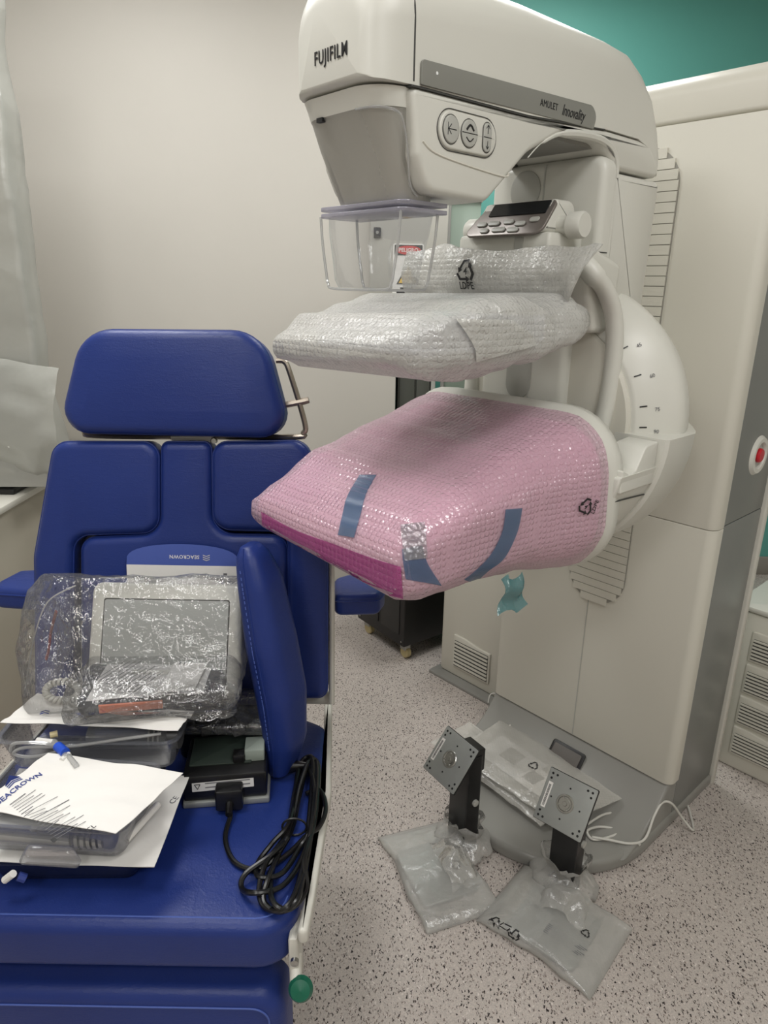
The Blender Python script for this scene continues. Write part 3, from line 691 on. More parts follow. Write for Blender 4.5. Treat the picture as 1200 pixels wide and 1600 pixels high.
# recycling mark printed near the rim 
cpt = hitpx(PBV, 915, 790); nrm = PBV.find_nearest(cpt)[1]; nrm = nrm if nrm.dot(EYEP-cpt) > 0 else -nrm
ey = (MV*.45+Vector((0, 0, 1))).normalized(); ex = ey.cross(nrm).normalized()
RT_ = basis(cpt+nrm*.02, ex, ey)
wrapon(recycle_mb(.034), RT_, PBV, .003).build('recycling_mark', 'ink', pink, True)
wrapon(text_mb('LDPE', .012, .0002, .0001), RT_ @ Matrix.Translation((.021, .006, 0)) @ Matrix.Rotation(math.pi/2, 4, 'Z'), PBV, .003).build('lettering', 'ink', pink, True)
wrapon(text_mb('4', .012, .0002, .0002), RT_ @ Matrix.Rotation(-.4, 4, 'Z'), PBV, .003).build('lettering', 'ink', pink, True)

# ================================================================== CLEAR BUBBLE WRAP over the compression paddle
cb = thing('clear_bubble_wrap', 'clear bubble wrap bag around the compression paddle', 'packaging', tuple(MM @ Vector((0, -.7, 1.29))), -A47)
CK = [(-.920, -.145, .150, 1.305, 1.332, .012), (-.90, -.172, .186, 1.294, 1.352, .022), (-.85, -.188, .205, 1.284, 1.385, .035), (-.75, -.20, .212, 1.284, 1.404, .045), (-.62, -.20, .20, 1.300, 1.412, .05), (-.50, -.19, .195, 1.325, 1.420, .04), (-.445, -.17, .18, 1.355, 1.40, .018)]
c_ = MB(); c_.rings([[(x, y, z+(1.325-z)*min(1, max(0, (-x-.14)/.07))*.45) for x, y, z in bsec(q, pl, pr, zb, zt, r)] for q, pl, pr, zb, zt, r in lerpkeys(CK, 44)])
crumple(c_, .020, 8, 4, .007, 26); c_.v = [MM @ p for p in c_.v]; CBV = c_.bvh()
c_.build('pouch', 'bubble', cb, True, smooth=80)
pl_ = MB().rprism(rrect(.012, -.69, .14, .16, .03), 1.318, 1.33, .004); pl_.v = [MM @ p for p in pl_.v]
def flapfn(u, v):
    p = -.235+(.41+.05*v)*u; z = 1.385+.112*v+.004*math.sin(u*9)*v
    q = -.500-.02*math.sin(v*3)+.016*math.sin(u*9+1)+.05*(u-.5)*v*.6
    return MM @ Vector((p, q, z))
fb = MB().sheet(flapfn, 60, 22, .0025); crumple(fb, .012, 10, 9, .004, 34)
FBV = fb.bvh(); fb.build('bag_flap', 'bubble', cb, True, smooth=80)
decal(CBV, [(712, 498), (728, 520), (742, 545), (744, 566)], [(800, 500), (822, 515), (834, 528), (838, 540)], lift=.006, m_=6).build('wrap_fold', 'bubble', cb, True, smooth=80)
cpt = hitpx(FBV, 727, 424, .004)
FT = basis(cpt, MU, (0, 0, 1))
wrapon(recycle_mb(.046), FT, FBV, .003).build('recycling_mark', 'ink', cb, True)
wrapon(text_mb('4', .02, .0002, .0003), FT, FBV, .003).build('lettering', 'ink', cb, True)
wrapon(text_mb('LDPE', .019, .0002, .0003, .8), FT @ Matrix.Translation((0, -.027, 0)), FBV, .003).build('lettering', 'ink', cb, True)
pd = thing('compression_paddle', 'pale compression paddle inside the clear bubble wrap', 'paddle', tuple(MM @ Vector((0, -.7, 1.318))), -A47)
pl_.build('tray', 'paddle', pd, True)
q_ = MB()
for x in (-.125, .138): q_.box(x, x+.01, -.84, -.54, 1.33, 1.36, .003)
q_.box(-.125, .148, -.54, -.528, 1.33, 1.375, .003); q_.v = [MM @ p for p in q_.v]; q_.build('tray_wall', 'paddle', pd, True)
q_ = MB().box(-.05, .05, -.52, -.37, 1.36, 1.40, .008); q_.v = [MM @ p for p in q_.v]; q_.build('paddle_arm', 'white', pd, True)

# ================================================================== CABINETS by the machine
def vent(parent, p0, p1, z0, z1, q, nsl, name='vent'):
    T_ = Matrix.Translation((0, q, 0)); pc = (p0+p1)/2; hw = (p1-p0)/2; hh = (z1-z0)/2
    out = [(p0, z0), (p1, z0)] + [(p1-(p1-p0)*k/10, z1-.012*(.5-.5*math.cos(math.pi*min(1, max(0, (k-2)/6))))*-1-.012) for k in range(11)]
    fr = xl(fillet(out, .004, 2), q-.007, q+.002, .003).build('vent_frame', 'white2', parent)
    st = (z1-z0-.03)/nsl; s0 = None
    MB().box(p0+.008, p1-.008, q-.0085, q-.006, z0+.008, z1-.022).build('vent_void', 'seam', fr)
    for k in range(nsl):
        z = z0+.010+st*(k+.5)
        if s0 is None: s0 = MB().box(-hw+.008, hw-.008, -.012, -.006, -st*.24, st*.24).build('slat', 'white2', fr); s0.location = (pc, q, z)
        else: share('slat', s0, fr, (pc, q, z))
lcab = thing('vented_cabinet', 'white cabinet with one small vent left of the machine column', 'cabinet', tuple(MO), -A47)
MB().box(-.685, -.318, .155, .50, .012, .80, .012).build('body', 'white2', lcab)
MB().box(-.705, -.312, .115, .50, 0, .012, .003).build('floor_plate', 'grey', lcab)
vent(lcab, -.615, -.44, .055, .19, .155, 7)
rcab = thing('vented_cabinet', 'white cabinet with four stacked vents right of the machine', 'cabinet', tuple(MO), -A47)
MB().box(.24, .80, .43, .80, 0, .53, .012).build('body', 'white2', rcab)
MB().box(.235, .805, .425, .805, .53, .548, .006).build('top', 'offwhite', rcab)
for k in range(4): vent(rcab, .30, .47-.006*(3-k)*0, .055+.108*k, .152+.108*k, .43, 6)

# ================================================================== BLACK COMPUTER BOX on casters
bx = thing('equipment_box', 'black steel equipment box with perforated sides on casters', 'equipment box', (.087, 2.42, 0), math.radians(37))
MB().box(.0, .40, .0, .32, .065, .56, .004).build('body', 'blackmetal', bx)
def perf():
    s = NT('perforated_black'); v = s.voro(150, 0); s.link(s.ramp(v.outputs['Distance'], [(.25, lin(6, 6, 6)), (.35, lin(40, 40, 40))]), s.p.inputs['Base Color'])
    s.p.inputs['Roughness'].default_value = .45; return s.m
M['perf'] = perf()
for a in (.03, .17): MB().box(-.003, .0, a, a+.12, .11, .53, .001).build('perforated_panel', 'perf', bx)
sc0 = None
for y in (.015, .30):
    for z in (.085, .54): MB().lathe([(.004, 0), (.004, .003), (0, .003)], 10, T=Matrix.Translation((0, y, z)) @ Matrix.Rotation(-math.pi/2, 4, 'Y')).build('screw', 'steel', bx)
for x in (.035, .365):
    for y in (.035, .285):
        cs = MB().box(x-.014, x+.014, y-.02, y+.016, .035, .066, .003).build('caster_fork', 'steel', bx)
        MB().lathe([(.0, -.012), (.02, -.012), (.0245, -.008), (.0245, .008), (.02, .012), (0, .012)], 20, T=Matrix.Translation((x, y-.006, .0245)) @ Matrix.Rotation(math.pi/2, 4, 'Y')).build('caster_wheel', 'brass', cs)

# ================================================================== BLUE TREATMENT CHAIR
CX = -.395
# the chair and what lies on it are drafted to the seat's measure and enlarged together to full size (seat 0.42 m high, 0.67 m wide)
FULL = 1.16; FZ = .1959          # FZ: the floor's height in the draft
SEATSET = []
chair = thing('treatment_chair', 'blue vinyl treatment chair with headrest and split backrest', 'chair', (CX, 1.0, FZ)); SEATSET.append(chair)
SL = .176
BO = Vector((0, 1.17, .6)); BE = Vector((0, SL, 1)).normalized(); BN = Vector((0, -1, SL)).normalized()   # BN towards the camera
def bk(x, y): p = atplane(x, y, BO, BN); return (p.x, (p-BO).dot(BE))
BT = basis(BO, (1, 0, 0), BE)        # z = x cross up = towards the camera
def cpart(name, mb, mat, parent=chair, smooth=40): return mb.build(name, mat, parent, True, smooth=smooth)
def padmb(pts, r, th, edge=.016, off=0, dome=0):
    out = fillet([bk(p[0], p[1])+((p[2],) if len(p) > 2 else ()) for p in pts], r, 7)
    return MB().rprism(out, off-th, off, edge, rb=.006, n=5, T=BT, dome=dome), out
def piping(out, z, r=.0022): return MB().tube([BT @ Vector((x, y, z)) for x, y in offset(out, .001)], r, 6, closed=True)
HR = [(92, 672, .045), (124, 514, .085), (412, 516, .085), (456, 684, .045), (110, 684, .05)]
mb, out = padmb([(90, 676, .045), (128, 514, .075), (410, 516, .075), (455, 684, .045)], .05, .075, .02, off=.015, dome=.004); hr = cpart('headrest', mb, 'vinyl'); cpart('piping', piping(out, -.004), 'vinyl', hr)
LP = [(80, 690, .035), (246, 690, .03), (246, 834, .035), (112, 838, .035), (108, 1125), (52, 1125), (49, 870, .1)]
mb, out = padmb(LP, .02, .055); a = cpart('side_backrest', mb, 'vinyl'); cpart('piping', piping(out, -.012), 'vinyl', a)
RP = [(330, 690, .03), (478, 688, .035), (511, 850, .1), (511, 1094), (450, 1094), (449, 832, .03), (330, 829, .035)]
mb, out = padmb(RP, .02, .055); a = cpart('side_backrest', mb, 'vinyl'); cpart('piping', piping(out, -.012), 'vinyl', a)
TP = [(248, 690, .016), (328, 690, .016), (330, 836, .04), (448, 838, .03), (446, 1125), (124, 1125), (122, 842, .03), (247, 836, .04)]
mb, out = padmb(TP, .02, .055, off=-.004); a = cpart('centre_backrest', mb, 'vinyl'); cpart('piping', piping(out, -.016), 'vinyl', a)
bp = [bk(*p) for p in ((96, 712), (470, 712), (500, 1090), (62, 1090))]
cpart('back_plate', MB().rprism(fillet(bp, .02), -.085, -.063, .004, T=BT), 'offwhite')
for xx in (50, 513):
    e = [BT @ Vector((bk(xx, yy)[0]+(.004 if xx > 300 else -.004), bk(xx, yy)[1], -.035)) for yy in (880, 960, 1040, 1110)]
    cpart('back_edge_strip', MB().tube(e, .006, 8), 'offwhite')
# headrest frame and lever
fr_px = [(425, 560), (438, 562), (447, 580), (471, 660), (469, 678), (455, 684), (300, 684), (130, 682), (118, 674)]
cpart('headrest_frame', MB().tube(spline([BT @ Vector((*bk(x, y), -.05)) for x, y in fr_px], 6), .0055, 8), 'bronze')
cpart('headrest_lever', MB().tube([BT @ Vector((*bk(x, y), -.05)) for x, y in ((440, 632), (470, 626), (478, 624))], [.006, .007, .006], 8), 'bronze')
hb = [bk(*p) for p in ((258, 682), (325, 682), (320, 700), (262, 700))]
cpart('headrest_bracket', MB().rprism(hb, -.06, -.03, .002, T=BT), 'offwhite')
cpart('bracket_screw', MB().lathe([(.005, 0), (.005, .012), (0, .012)], 12, T=BT @ Matrix.Translation((*bk(328, 690), -.04))), 'steel')
# seat: front corner rounded, stitched front edge
SZ = .56
so = fillet([(CX-.29, 1.25), (CX-.30, 1.0, .1), (CX-.275, .735, .06), (CX+.275, .735, .06), (CX+.30, 1.0, .1), (CX+.29, 1.21, .05), (CX+.22, 1.25, .04)], .03, 7)
st = cpart('seat', MB().rprism(so, SZ-.085, SZ, .018, rb=.02, n=5), 'vinyl')
sm = [p for p in offset(so, .018)]
fr = [p for p in sm if p[1] < .98]
cpart('stitching', MB().tube([(p[0], p[1], SZ-.0012) for p in sorted(fr, key=lambda p: math.atan2(p[1]-1.1, p[0]-CX))], .0018, 6), 'thread', st)
cpart('seat_underframe', MB().box(CX-.24, CX+.24, .78, 1.22, SZ-.125, SZ-.086, .006), 'offwhite')
cpart('column_foot', MB().box(CX-.11, CX+.11, .98, 1.2, FZ+.04, SZ-.12, .02), 'offwhite')
cpart('floor_base', MB().box(CX-.22, CX+.22, .84, 1.34, FZ, FZ+.05, .02), 'offwhite')
for xs in (-1, 1):
    cpart('side_rail', MB().rprism(fillet([(CX+xs*x, y) for x, y in ((.272, 1.30), (.289, 1.30), (.309, 1.02), (.302, .80), (.298, .735), (.283, .735), (.287, .80), (.293, 1.02))][::xs], .012), SZ-.028, SZ-.002, .006), 'offwhite')
    cpart('rail_joint', MB().tube([(CX+xs*.235, 1.25, .60), (CX+xs*.292, 1.25, .60)], .014, 12), 'offwhite')
    cpart('rail_bracket', MB().box(*(sorted((CX+xs*.268, CX+xs*.282))), .745, .80, SZ-.15, SZ-.03, .004), 'offwhite')
# recline knob on the right
kb = cpart('knob_stem', MB().tube([(CX+.276, .765, SZ-.08), (CX+.279, .735, SZ-.105)], .009, 10), 'offwhite')
kp = atz(470, 1545, .455)
cpart('green_knob', MB().lathe([(0, -.010), (.014, -.008), (.018, 0), (.014, .008), (0, .011)], 24, T=Matrix.Translation(kp) @ Matrix.Rotation(math.radians(55), 4, 'X')), 'green', kb)
cpart('stem_screw', MB().lathe([(.006, 0), (.006, .006), (0, .007)], 12, T=Matrix.Translation((CX+.279, .734, SZ-.055)) @ Matrix.Rotation(math.pi/2, 4, 'X')), 'steel', kb)
# leg rest hanging under the front edge
lo = rrect(CX, .318, .262, .113, .05, 7)
lg = cpart('leg_rest', MB().rprism(lo, -.81, -.735, .022, n=5, T=XZ, rb=.006), 'vinyl')
cpart('stitching', MB().tube([(x, .7345, z) for x, z in offset(lo, .024)], .0016, 6, closed=True), 'thread', lg)
for xs in (-.13, .10): cpart('leg_rest_arm', MB().box(CX+xs, CX+xs+.03, .80, .84, .30, SZ-.09, .004), 'offwhite')
# arm rests folded back beside the backrest
def armrest(pts, th):
    return MB().rprism(fillet(pts, .016, 5), .0, th, .012, rb=.008, n=4)
for xs in (1, -1):
    o = fillet([(xs*x, y) for x, y in ((.292, 1.35), (.32, 1.372), (.385, 1.362), (.40, 1.30), (.388, 1.262), (.298, 1.252))][::xs], .018, 6)
    ar = cpart('arm_rest', MB().rprism([(CX+x, y) for x, y in o], .785, .832, .014, rb=.012, n=4), 'vinyl')
    cpart('piping', MB().tube([(CX+x, y, .819) for x, y in offset(o, -.0003)], .002, 6, closed=True), 'vinyl', ar)
    cpart('arm_rest_pivot', MB().tube([(CX+xs*.255, 1.31, .80), (CX+xs*.30, 1.31, .80)], .014, 12), 'offwhite', ar)

# ================================================================== THINGS ON THE CHAIR
def W(name, label, cat, p, group=None):
    o = thing(name, label, cat, tuple(p), 0, group); SEATSET.append(o); return o
# loose side cushion leaning against the backrest
cu = W('side_cushion', 'narrow blue vinyl side cushion standing on the seat against the backrest', 'cushion', (-.18, 1.08, SZ))
ck = [(0, -.172, 1.065, .572, .020, .030), (.10, -.166, 1.068, .63, .032, .040), (.35, -.172, 1.078, .72, .038, .046), (.6, -.189, 1.090, .82, .038, .046), (.85, -.207, 1.104, .93, .032, .04), (.95, -.219, 1.110, .975, .024, .030), (1, -.224, 1.113, .992, .012, .018)]
rg = []; seam = []
for r in lerpkeys(ck, 26):
    _, x, y, z, a, b_ = r; T_ = Matrix.Translation((x-.007, y, z)) @ Matrix.Rotation(math.radians(-8), 4, 'Y') @ Matrix.Rotation(math.radians(-28), 4, 'Z')
    rg.append([T_ @ Vector((px, py, 0)) for px, py in rrect(0, 0, a, b_, min(a, b_)*.8, 6)])
    seam.append(T_ @ Vector((a*.05, -b_*1.0, 0)))
MB().rings(rg).build('cushion_body', 'vinyl', cu, True, smooth=60)
MB().tube(seam, .0016, 6).build('seam', 'vinyl', cu, True)
st0 = MB().tube([(-.0026, 0, 0), (.0026, 0, 0)], .0009, 5)
for k in range(3, len(seam)-3):
    for h_ in (.25, .75):
        d_ = seam[k+1]-seam[k]; c_0 = seam[k]+d_*h_+Vector((-.006, -.0012, 0)); q_ = MB().tube([c_0-d_.normalized()*.0026, c_0+d_.normalized()*.0026], .0009, 5)
        q_.build('stitch', 'thread', cu, True)
# printed sheet with blue arched header (upside down) on the backrest
T0 = .004
shp = W('instruction_sheet', 'white printed sheet with arched blue header leaning on the backrest', 'paper', (-.36, 1.16, .75))
b0, b1 = bk(203, 960), bk(375, 960); yh = bk(290, 882)[1]; yt = bk(290, 849)[1]
x0, x1 = b0[0], b1[0]
T_s = BT @ Matrix.Translation((0, 0, .007))
MB().rprism([(x0, b0[1]), (x1, b0[1]), (x1, yh), (x0, yh)], 0, .0012, T=T_s).build('page', 'paper', shp, True)
hd = [(x0, yh)]+[(x1, yh)]+[((x0+x1)/2+(x1-x0)/2*math.cos(a), yh+.006+(yt-yh-.006)*math.sin(a)**.7) for a in [math.pi*k/20 for k in range(1, 20)]]
MB().rprism(hd, 0, .0012, T=T_s).build('header', 'header', shp, True)
HT = T_s @ Matrix.Translation(((x0+x1)/2+.004, yh+.017, .0016)) @ Matrix.Rotation(math.pi, 4, 'Z')
place(text_mb('SEACROWN', .0098, .0002, .0001, 1.0, 1.08), HT).build('lettering', 'paper', shp, True)
lg_ = MB()
for k in range(3): lg_.rprism([(x*.013-.042, y*.011+.0035-.004*k) for x, y in ((-.5, 0), (0, .22), (.5, 0), (.5, .14), (0, .36), (-.5, .14))], 0, .0003, T=HT)
lg_.build('emblem', 'papergrey', shp, True)
place(lines_mb([(-.078, -.070, -.020, .0014), (-.078, -.070, -.024, .0014), (.055, .061, -.024, .004), (.068, .074, -.024, .004), (-.085, -.078, -.034, .004)]), T_s @ Matrix.Translation(((x0+x1)/2+.0, yh, .0013)) @ Matrix.Rotation(math.pi, 4, 'Z') @ Matrix.Translation((0, 0.05, 0))).build('small_print', 'inkgrey', shp, True)

# white display unit with coiled cord in a clear bag
du = W('display_unit', 'white framed display unit in a clear bag leaning on the backrest', 'display', (-.37, 1.08, .62))
DB = basis(aty(258, 1000, 1.085), (1, .0, -.0), (0, .42, .9))
c0 = DB.inverted() @ aty(258, 985, 1.085)
MB().rprism(rrect(0, 0, .135, .1, .018, 6), -.03, 0, .008, T=DB).build('bezel', 'white', du, True)
MB().rprism(rrect(0, -.004, .112, .076, .004, 3), 0, .0015, T=DB).build('screen_border', 'seam', du, True)
MB().rprism(rrect(0, -.004, .110, .074, .004, 3), .0012, .0025, T=DB).build('screen', 'screen', du, True)
hx = [DB @ Vector((-.135-.02+.028*math.cos(a)+.004*math.cos(a)*math.cos(a*22), -.085+.016*math.sin(a)+.004*math.sin(a)*math.cos(a*22), .045+.004*math.sin(a*22))) for a in [2*math.pi*k/360*1.0 for k in range(360)]]
MB().tube(hx, .0028, 6).build('coiled_cord', 'cord', du, True, smooth=60)
MB().tube(spline([DB @ Vector(p) for p in ((-.127, -.085, .045), (-.10, -.072, .04), (-.06, -.06, .02), (-.03, -.058, .012))], 6), .003, 6).build('cord_end', 'cord', du, True)
MB().box(-.05, .05, -.008, .012, -.006, .01, .004, T=DB @ Matrix.Translation((0, -.062, .016))).build('handset_foot', 'white', du, True)
dbag = W('display_bag', 'clear plastic bag loosely covering the white display unit', 'plastic bag', (-.40, 1.08, .60))
def bagfn(u, v):
    a = 2*math.pi*u
    hw = .165+.045*v*0; x = -.035+(.178)*math.copysign(abs(math.cos(a))**.5, math.cos(a)); z = .018+.05*math.copysign(abs(math.sin(a))**.6, math.sin(a))
    x -= .03*max(0, math.sin(v*3))*(1 if x < 0 else 0)
    return DB @ Vector((x, -.115+.222*v, z-.012+.02*(1-v)))
b = MB(); rg = [[bagfn(i/48, j/24) for i in range(48)] for j in range(25)]
rg.append([DB @ Vector((-.035+.165*math.cos(2*math.pi*i/48), .113, .0+.018*math.sin(2*math.pi*i/48))) for i in range(48)])
b.rings(rg); crumple(b, .013, 14, 5, .005, 50).build('film', 'bag', dbag, True, smooth=80)
b = MB()
for off_ in (0, .012):
    b.tube(spline([aty(x, y, 1.05-off_) for x, y in ((118, 915), (75, 940), (55, 990), (45, 1040), (38, 1090))], 6), .0012, 5)
b.build('bag_seam', 'edgeclear', dbag, True)
b = MB().sheet(lambda u, v: aty(118-75*u+10*math.sin(v*5)-20*v*(1-u), 925+165*v+18*u*(1-v), 1.075-.03*math.sin(u*5+v*3)), 16, 26)
crumple(b, .008, 18, 3, .004, 60).build('loose_film', 'bag', dbag, True, smooth=80)
# thin red strap seen through the bag
MB().tube(spline([aty(x, y, 1.10) for x, y in ((88, 955), (80, 985), (76, 1015), (72, 1030))], 5), .0045, 6, flat=.4).build('red_strap', plain('dull_red_strap', lin(140, 50, 60), .6), du, True)

# back stack: clear tray, paper pouch, padded device in a bag
def sheetpoly(c4, nu=24, nv=18, th=.0012, amp=.004, f=7, seed=0, curl=0):
    a, b_, c, d = [Vector(p) for p in c4]
    mb = MB().sheet(lambda u, v: a.lerp(b_, u).lerp(d.lerp(c, u), v)+Vector((0, 0, amp*nz((u*3, v*3, seed), f/5, seed)+curl*((2*u-1)**4+(2*v-1)**4))), nu, nv, th); return mb
def tray(c, hx, hy, h, rot, taper=.012, wall=.0018, flange=.012):
    """open-topped thermoformed tray with a flange, built outside and inside"""
    T_ = Matrix.Translation(c) @ Matrix.Rotation(rot, 4, 'Z'); mb = MB()
    R_ = lambda x, y, z, r: [(p[0], p[1], z) for p in rrect(0, 0, x, y, r, 4)]
    mb.rings([R_(hx-taper-.02, hy-taper-.02, 0, .01), R_(hx-taper-.003, hy-taper-.003, 0, .016), R_(hx-taper, hy-taper, .004, .018), R_(hx, hy, h-.002, .02), R_(hx+flange, hy+flange, h, .022), R_(hx+flange, hy+flange, h+.0015, .022),
              R_(hx-wall, hy-wall, h+.0015, .02), R_(hx-taper-wall, hy-taper-wall, .006, .018), R_(hx-taper-.02, hy-taper-.02, .002, .01)], T=T_)
    return mb
def syringe(mbody, a, b_, r):
    return mbody.tube([a, b_], r, 18)
# ---- tray under the back pouch
t1 = W('syringe_tray', 'clear syringe tray with blue valve beneath the upper paper pouch', 'tray', (-.49, 1.0, .645))
tray(Vector((-.482, 1.006, .645)), .145, .058, .060, .02, flange=.006).build('tray_shell', 'trayclear', t1, True, smooth=50)
MB().box(-.10, .10, -.045, .045, 0, .075, .01, T=Matrix.Translation((-.49, 1.01, .568))).build('tray_support', 'black', t1, True)
sy = MB().tube([(-.49, .985, .690), (-.35, .99, .690)], .020, 20).build('syringe_barrel', 'barrel', t1, True)
MB().tube([(-.357, .99, .690), (-.338, .99, .690)], .0205, 20).build('syringe_cap', M_gcap := plain('grey_rubber', lin(70, 70, 72), .4), sy, True)
rb_ = MB()
for x in (-.372, -.380, -.388): rb_.tube([(x, .989, .690), (x+.003, .989, .690)], .0208, 20)
rb_.build('syringe_ring', 'edgeclear', sy, True)
MB().tube(spline([(-.595, .93, .70), (-.585, .93, .715), (-.54, .935, .712), (-.515, .935, .700), (-.56, .93, .690), (-.59, .93, .695), (-.57, .932, .706), (-.50, .94, .704), (-.42, .95, .712), (-.36, .96, .716)], 8), .0026, 6).build('tubing', 'edgeclear', t1, True)
vz = .704
MB().tube([atz(58, 1157, vz), atz(84, 1160, vz)], .005, 10).build('luer_connector', 'paper', t1, True)
MB().tube([atz(84, 1159, vz), atz(104, 1184, vz)], .0055, 10).build('valve_body', 'edgeclear', t1, True)
MB().tube([atz(90, 1166, vz+.004), atz(102, 1176, vz+.004)], .0078, 12).build('blue_valve', 'bluevalve', t1, True)
MB().tube([atz(96, 1188, vz), atz(108, 1178, vz)], .0045, 8).build('valve_outlet', 'paper', t1, True)
MB().tube([atz(78, 1149, vz), atz(90, 1146, vz)], .0055, 10).build('cream_cap', plain('cream_cap', lin(220, 205, 160), .5), t1, True)
MB().tube([atz(104, 1178, vz), atz(120, 1197, vz)], .0042, 8).build('luer_tip', 'edgeclear', t1, True)
p1 = W('paper_pouch', 'white paper pouch lying on the rear syringe tray under the padded device', 'pouch', (-.46, .98, .73))
sheetpoly([atz(0, 1129, .728), atz(278, 1141, .728), atz(303, 1112, .745), atz(58, 1083, .748)], amp=.006, seed=4).build('pouch_sheet', 'paper', p1, True, smooth=60)
em = MB()
for k in range(2): em.rprism([(x*.014, y*.014-.005*k) for x, y in ((-.5, 0), (0, .25), (.5, 0), (.5, .16), (0, .41), (-.5, .16))], 0, .0004)
place(em, basis(atz(70, 1113, .7405), (1, .2, 0), (0, 1, .1))).build('emblem', 'inkblue', p1, True)
pdv = W('padded_device', 'dark padded device with a grey leaflet in a clear bag', 'packed device', (-.37, 1.0, .74))
d_ = [atz(100, 1122, .748), atz(370, 1100, .748), atz(352, 1030, .76), atz(150, 1030, .76)]
ctr = sum(d_, Vector())/4
PT = basis(ctr, (d_[1]-d_[0]), (d_[3]-d_[0]))
MB().rprism(rrect(0, 0, .118, .072, .02, 6), -.008, .024, .012, T=PT).build('body', plain('charcoal_fabric', lin(62, 64, 70), .8, bump=.4, bscale=350), pdv, True)
MB().rprism(rrect(-.03, -.0735, .05, .002, .001), .004, .018, T=PT).build('orange_stripe', 'orange', pdv, True)
b = MB().sheet(lambda u, v: PT @ Vector((-.10+.02*v+.185*u, -.068+.138*v, .026+.004*nz((u*3, v*3, 0), 1, 2))), 14, 12, .001)
b.build('leaflet', 'papergrey', pdv, True)
place(lines_mb([(-.06, .0+.006*(k % 4), .045-.008*k, .0011) for k in range(11)]), PT @ Matrix.Translation((-.02, 0, .0318)) @ Matrix.Rotation(.9, 4, 'Z')).build('leaflet_print', 'inkgrey', pdv, True)
MB().rprism([(.012, -.07), (.072, -.07), (.10, .066), (.045, .066)], .031, .032, T=PT).build('white_label', 'paper', pdv, True)
place(lines_mb([(-.02, .03, .02, .003), (-.02, .02, .012, .002)]), PT @ Matrix.Translation((.065, .02, .0324)) @ Matrix.Rotation(1.3, 4, 'Z')).build('label_print', 'inkgrey', pdv, True)
b = MB(); rg = []
for k in range(20):
    v = k/19; y = -.088+.175*v; hh = .008+.022*math.sin(math.pi*min(1, v*.9+.08))**.7
    rg.append([(x, y, z) for x, z in rrect(.003, .014, .135+.01*math.sin(v*5), hh, hh*.9, 8)])
b.rings(rg, T=PT); crumple(b, .006, 22, 6, .003, 60).build('clear_bag', 'bag', pdv, True, smooth=80)

# front stack: clear tray with shade in its colour, pouch, clear tray, printed pouch on top
t3 = W('bottom_tray', 'clear tray lowest in the front stack directly on the blue seat', 'tray', (-.46, .86, SZ))
tray(Vector((-.47, .865, SZ+.001)), .115, .065, .046, .03, flange=.006).build('tray_shell', M_t3 := film('shaded_clear_tray', lin(60, 70, 110), .22, .1, edge=.3, gloss=.03), t3, True, smooth=50)  # clear tray; the shade it lies in is put into the dark film colour
MB().tube([(-.535, .772, .602), (-.520, .770, .616)], .0055, 10).build('stopcock_cap', 'paper', t3, True)
MB().tube([(-.517, .775, .606), (-.508, .777, .600)], .0065, 10).build('stopcock_valve', 'inkblue', t3, True)
p3 = W('paper_pouch', 'white paper pouch sandwiched between the two front trays', 'pouch', (-.45, .87, .615))
sheetpoly([atz(-60, 1345, .614), atz(241, 1354, .614), atz(296, 1212, .622), atz(30, 1200, .622)], amp=.003, seed=9).build('pouch_sheet', 'paper', p3, True, smooth=60)
place(text_mb('CE', .014, .0003), basis(atz(272, 1250, .6208), (.4, 1, 0), (-1, .4, 0))).build('marking', 'inkgrey', p3, True)
t2 = W('syringe_tray', 'clear syringe tray with ringed barrel beneath the printed pouch', 'tray', (-.47, .86, .62))
tray(Vector((-.475, .862, .622)), .118, .074, .058, -.06, flange=.004).build('tray_shell', 'trayclear', t2, True, smooth=50)
MB().rprism(fillet([(-.045, .003), (.05, .003), (.035, .032), (-.03, .032)], .006), 0, .012, .003, T=basis((-.47, .783, .624), (1, -.06, 0), (0, 0, 1))).build('tray_rib', 'trayclear', t2, True)
sy = MB().tube([(-.56, .815, .655), (-.42, .808, .652)], .020, 20).build('syringe_barrel', 'barrel', t2, True)
MB().tube([(-.555, .815, .655), (-.445, .81, .652)], .0185, 18).build('syringe_label', 'papergrey', sy, True)
rb_ = MB()
for k in range(5): rb_.tube([(-.437+.0085*k, .8085, .6525), (-.432+.0085*k, .8085, .6525)], .0212-.0004*k, 20)
rb_.build('barrel_ribs', 'edgeclear', sy, True)
MB().tube([(-.436, .809, .6525), (-.405, .807, .652)], .0175, 18).build('plunger', M_gcap, sy, True)
MB().tube([(-.375, .82, .632), (-.345, .88, .645)], .0055, 10).build('stopcock_arm', 'paper', t2, True)
MB().tube([(-.362, .872, .662), (-.352, .88, .664)], .0075, 12).build('blue_valve', 'bluevalve', t2, True)
MB().tube([(-.378, .845, .655), (-.37, .85, .662)], .006, 10).build('red_valve', plain('red_valve', lin(170, 40, 60), .4), t2, True)
p2 = W('paper_pouch', 'printed white paper pouch on top of the front tray stack', 'pouch', (-.46, .87, .69))
PC = [atz(-40, 1262, .692), atz(181, 1303, .688), atz(286, 1206, .700), atz(75, 1176, .706)]
pm = sheetpoly(PC, amp=.005, seed=12, nu=30, nv=24); PPV = pm.bvh(); pm.build('pouch_sheet', 'paper', p2, True, smooth=60)
ctr = sum(PC, Vector())/4; ex = (PC[1]-PC[0]).normalized(); ey = (PC[3]-PC[0])
PT2 = basis(ctr+Vector((0, 0, .01)), ex, ey)
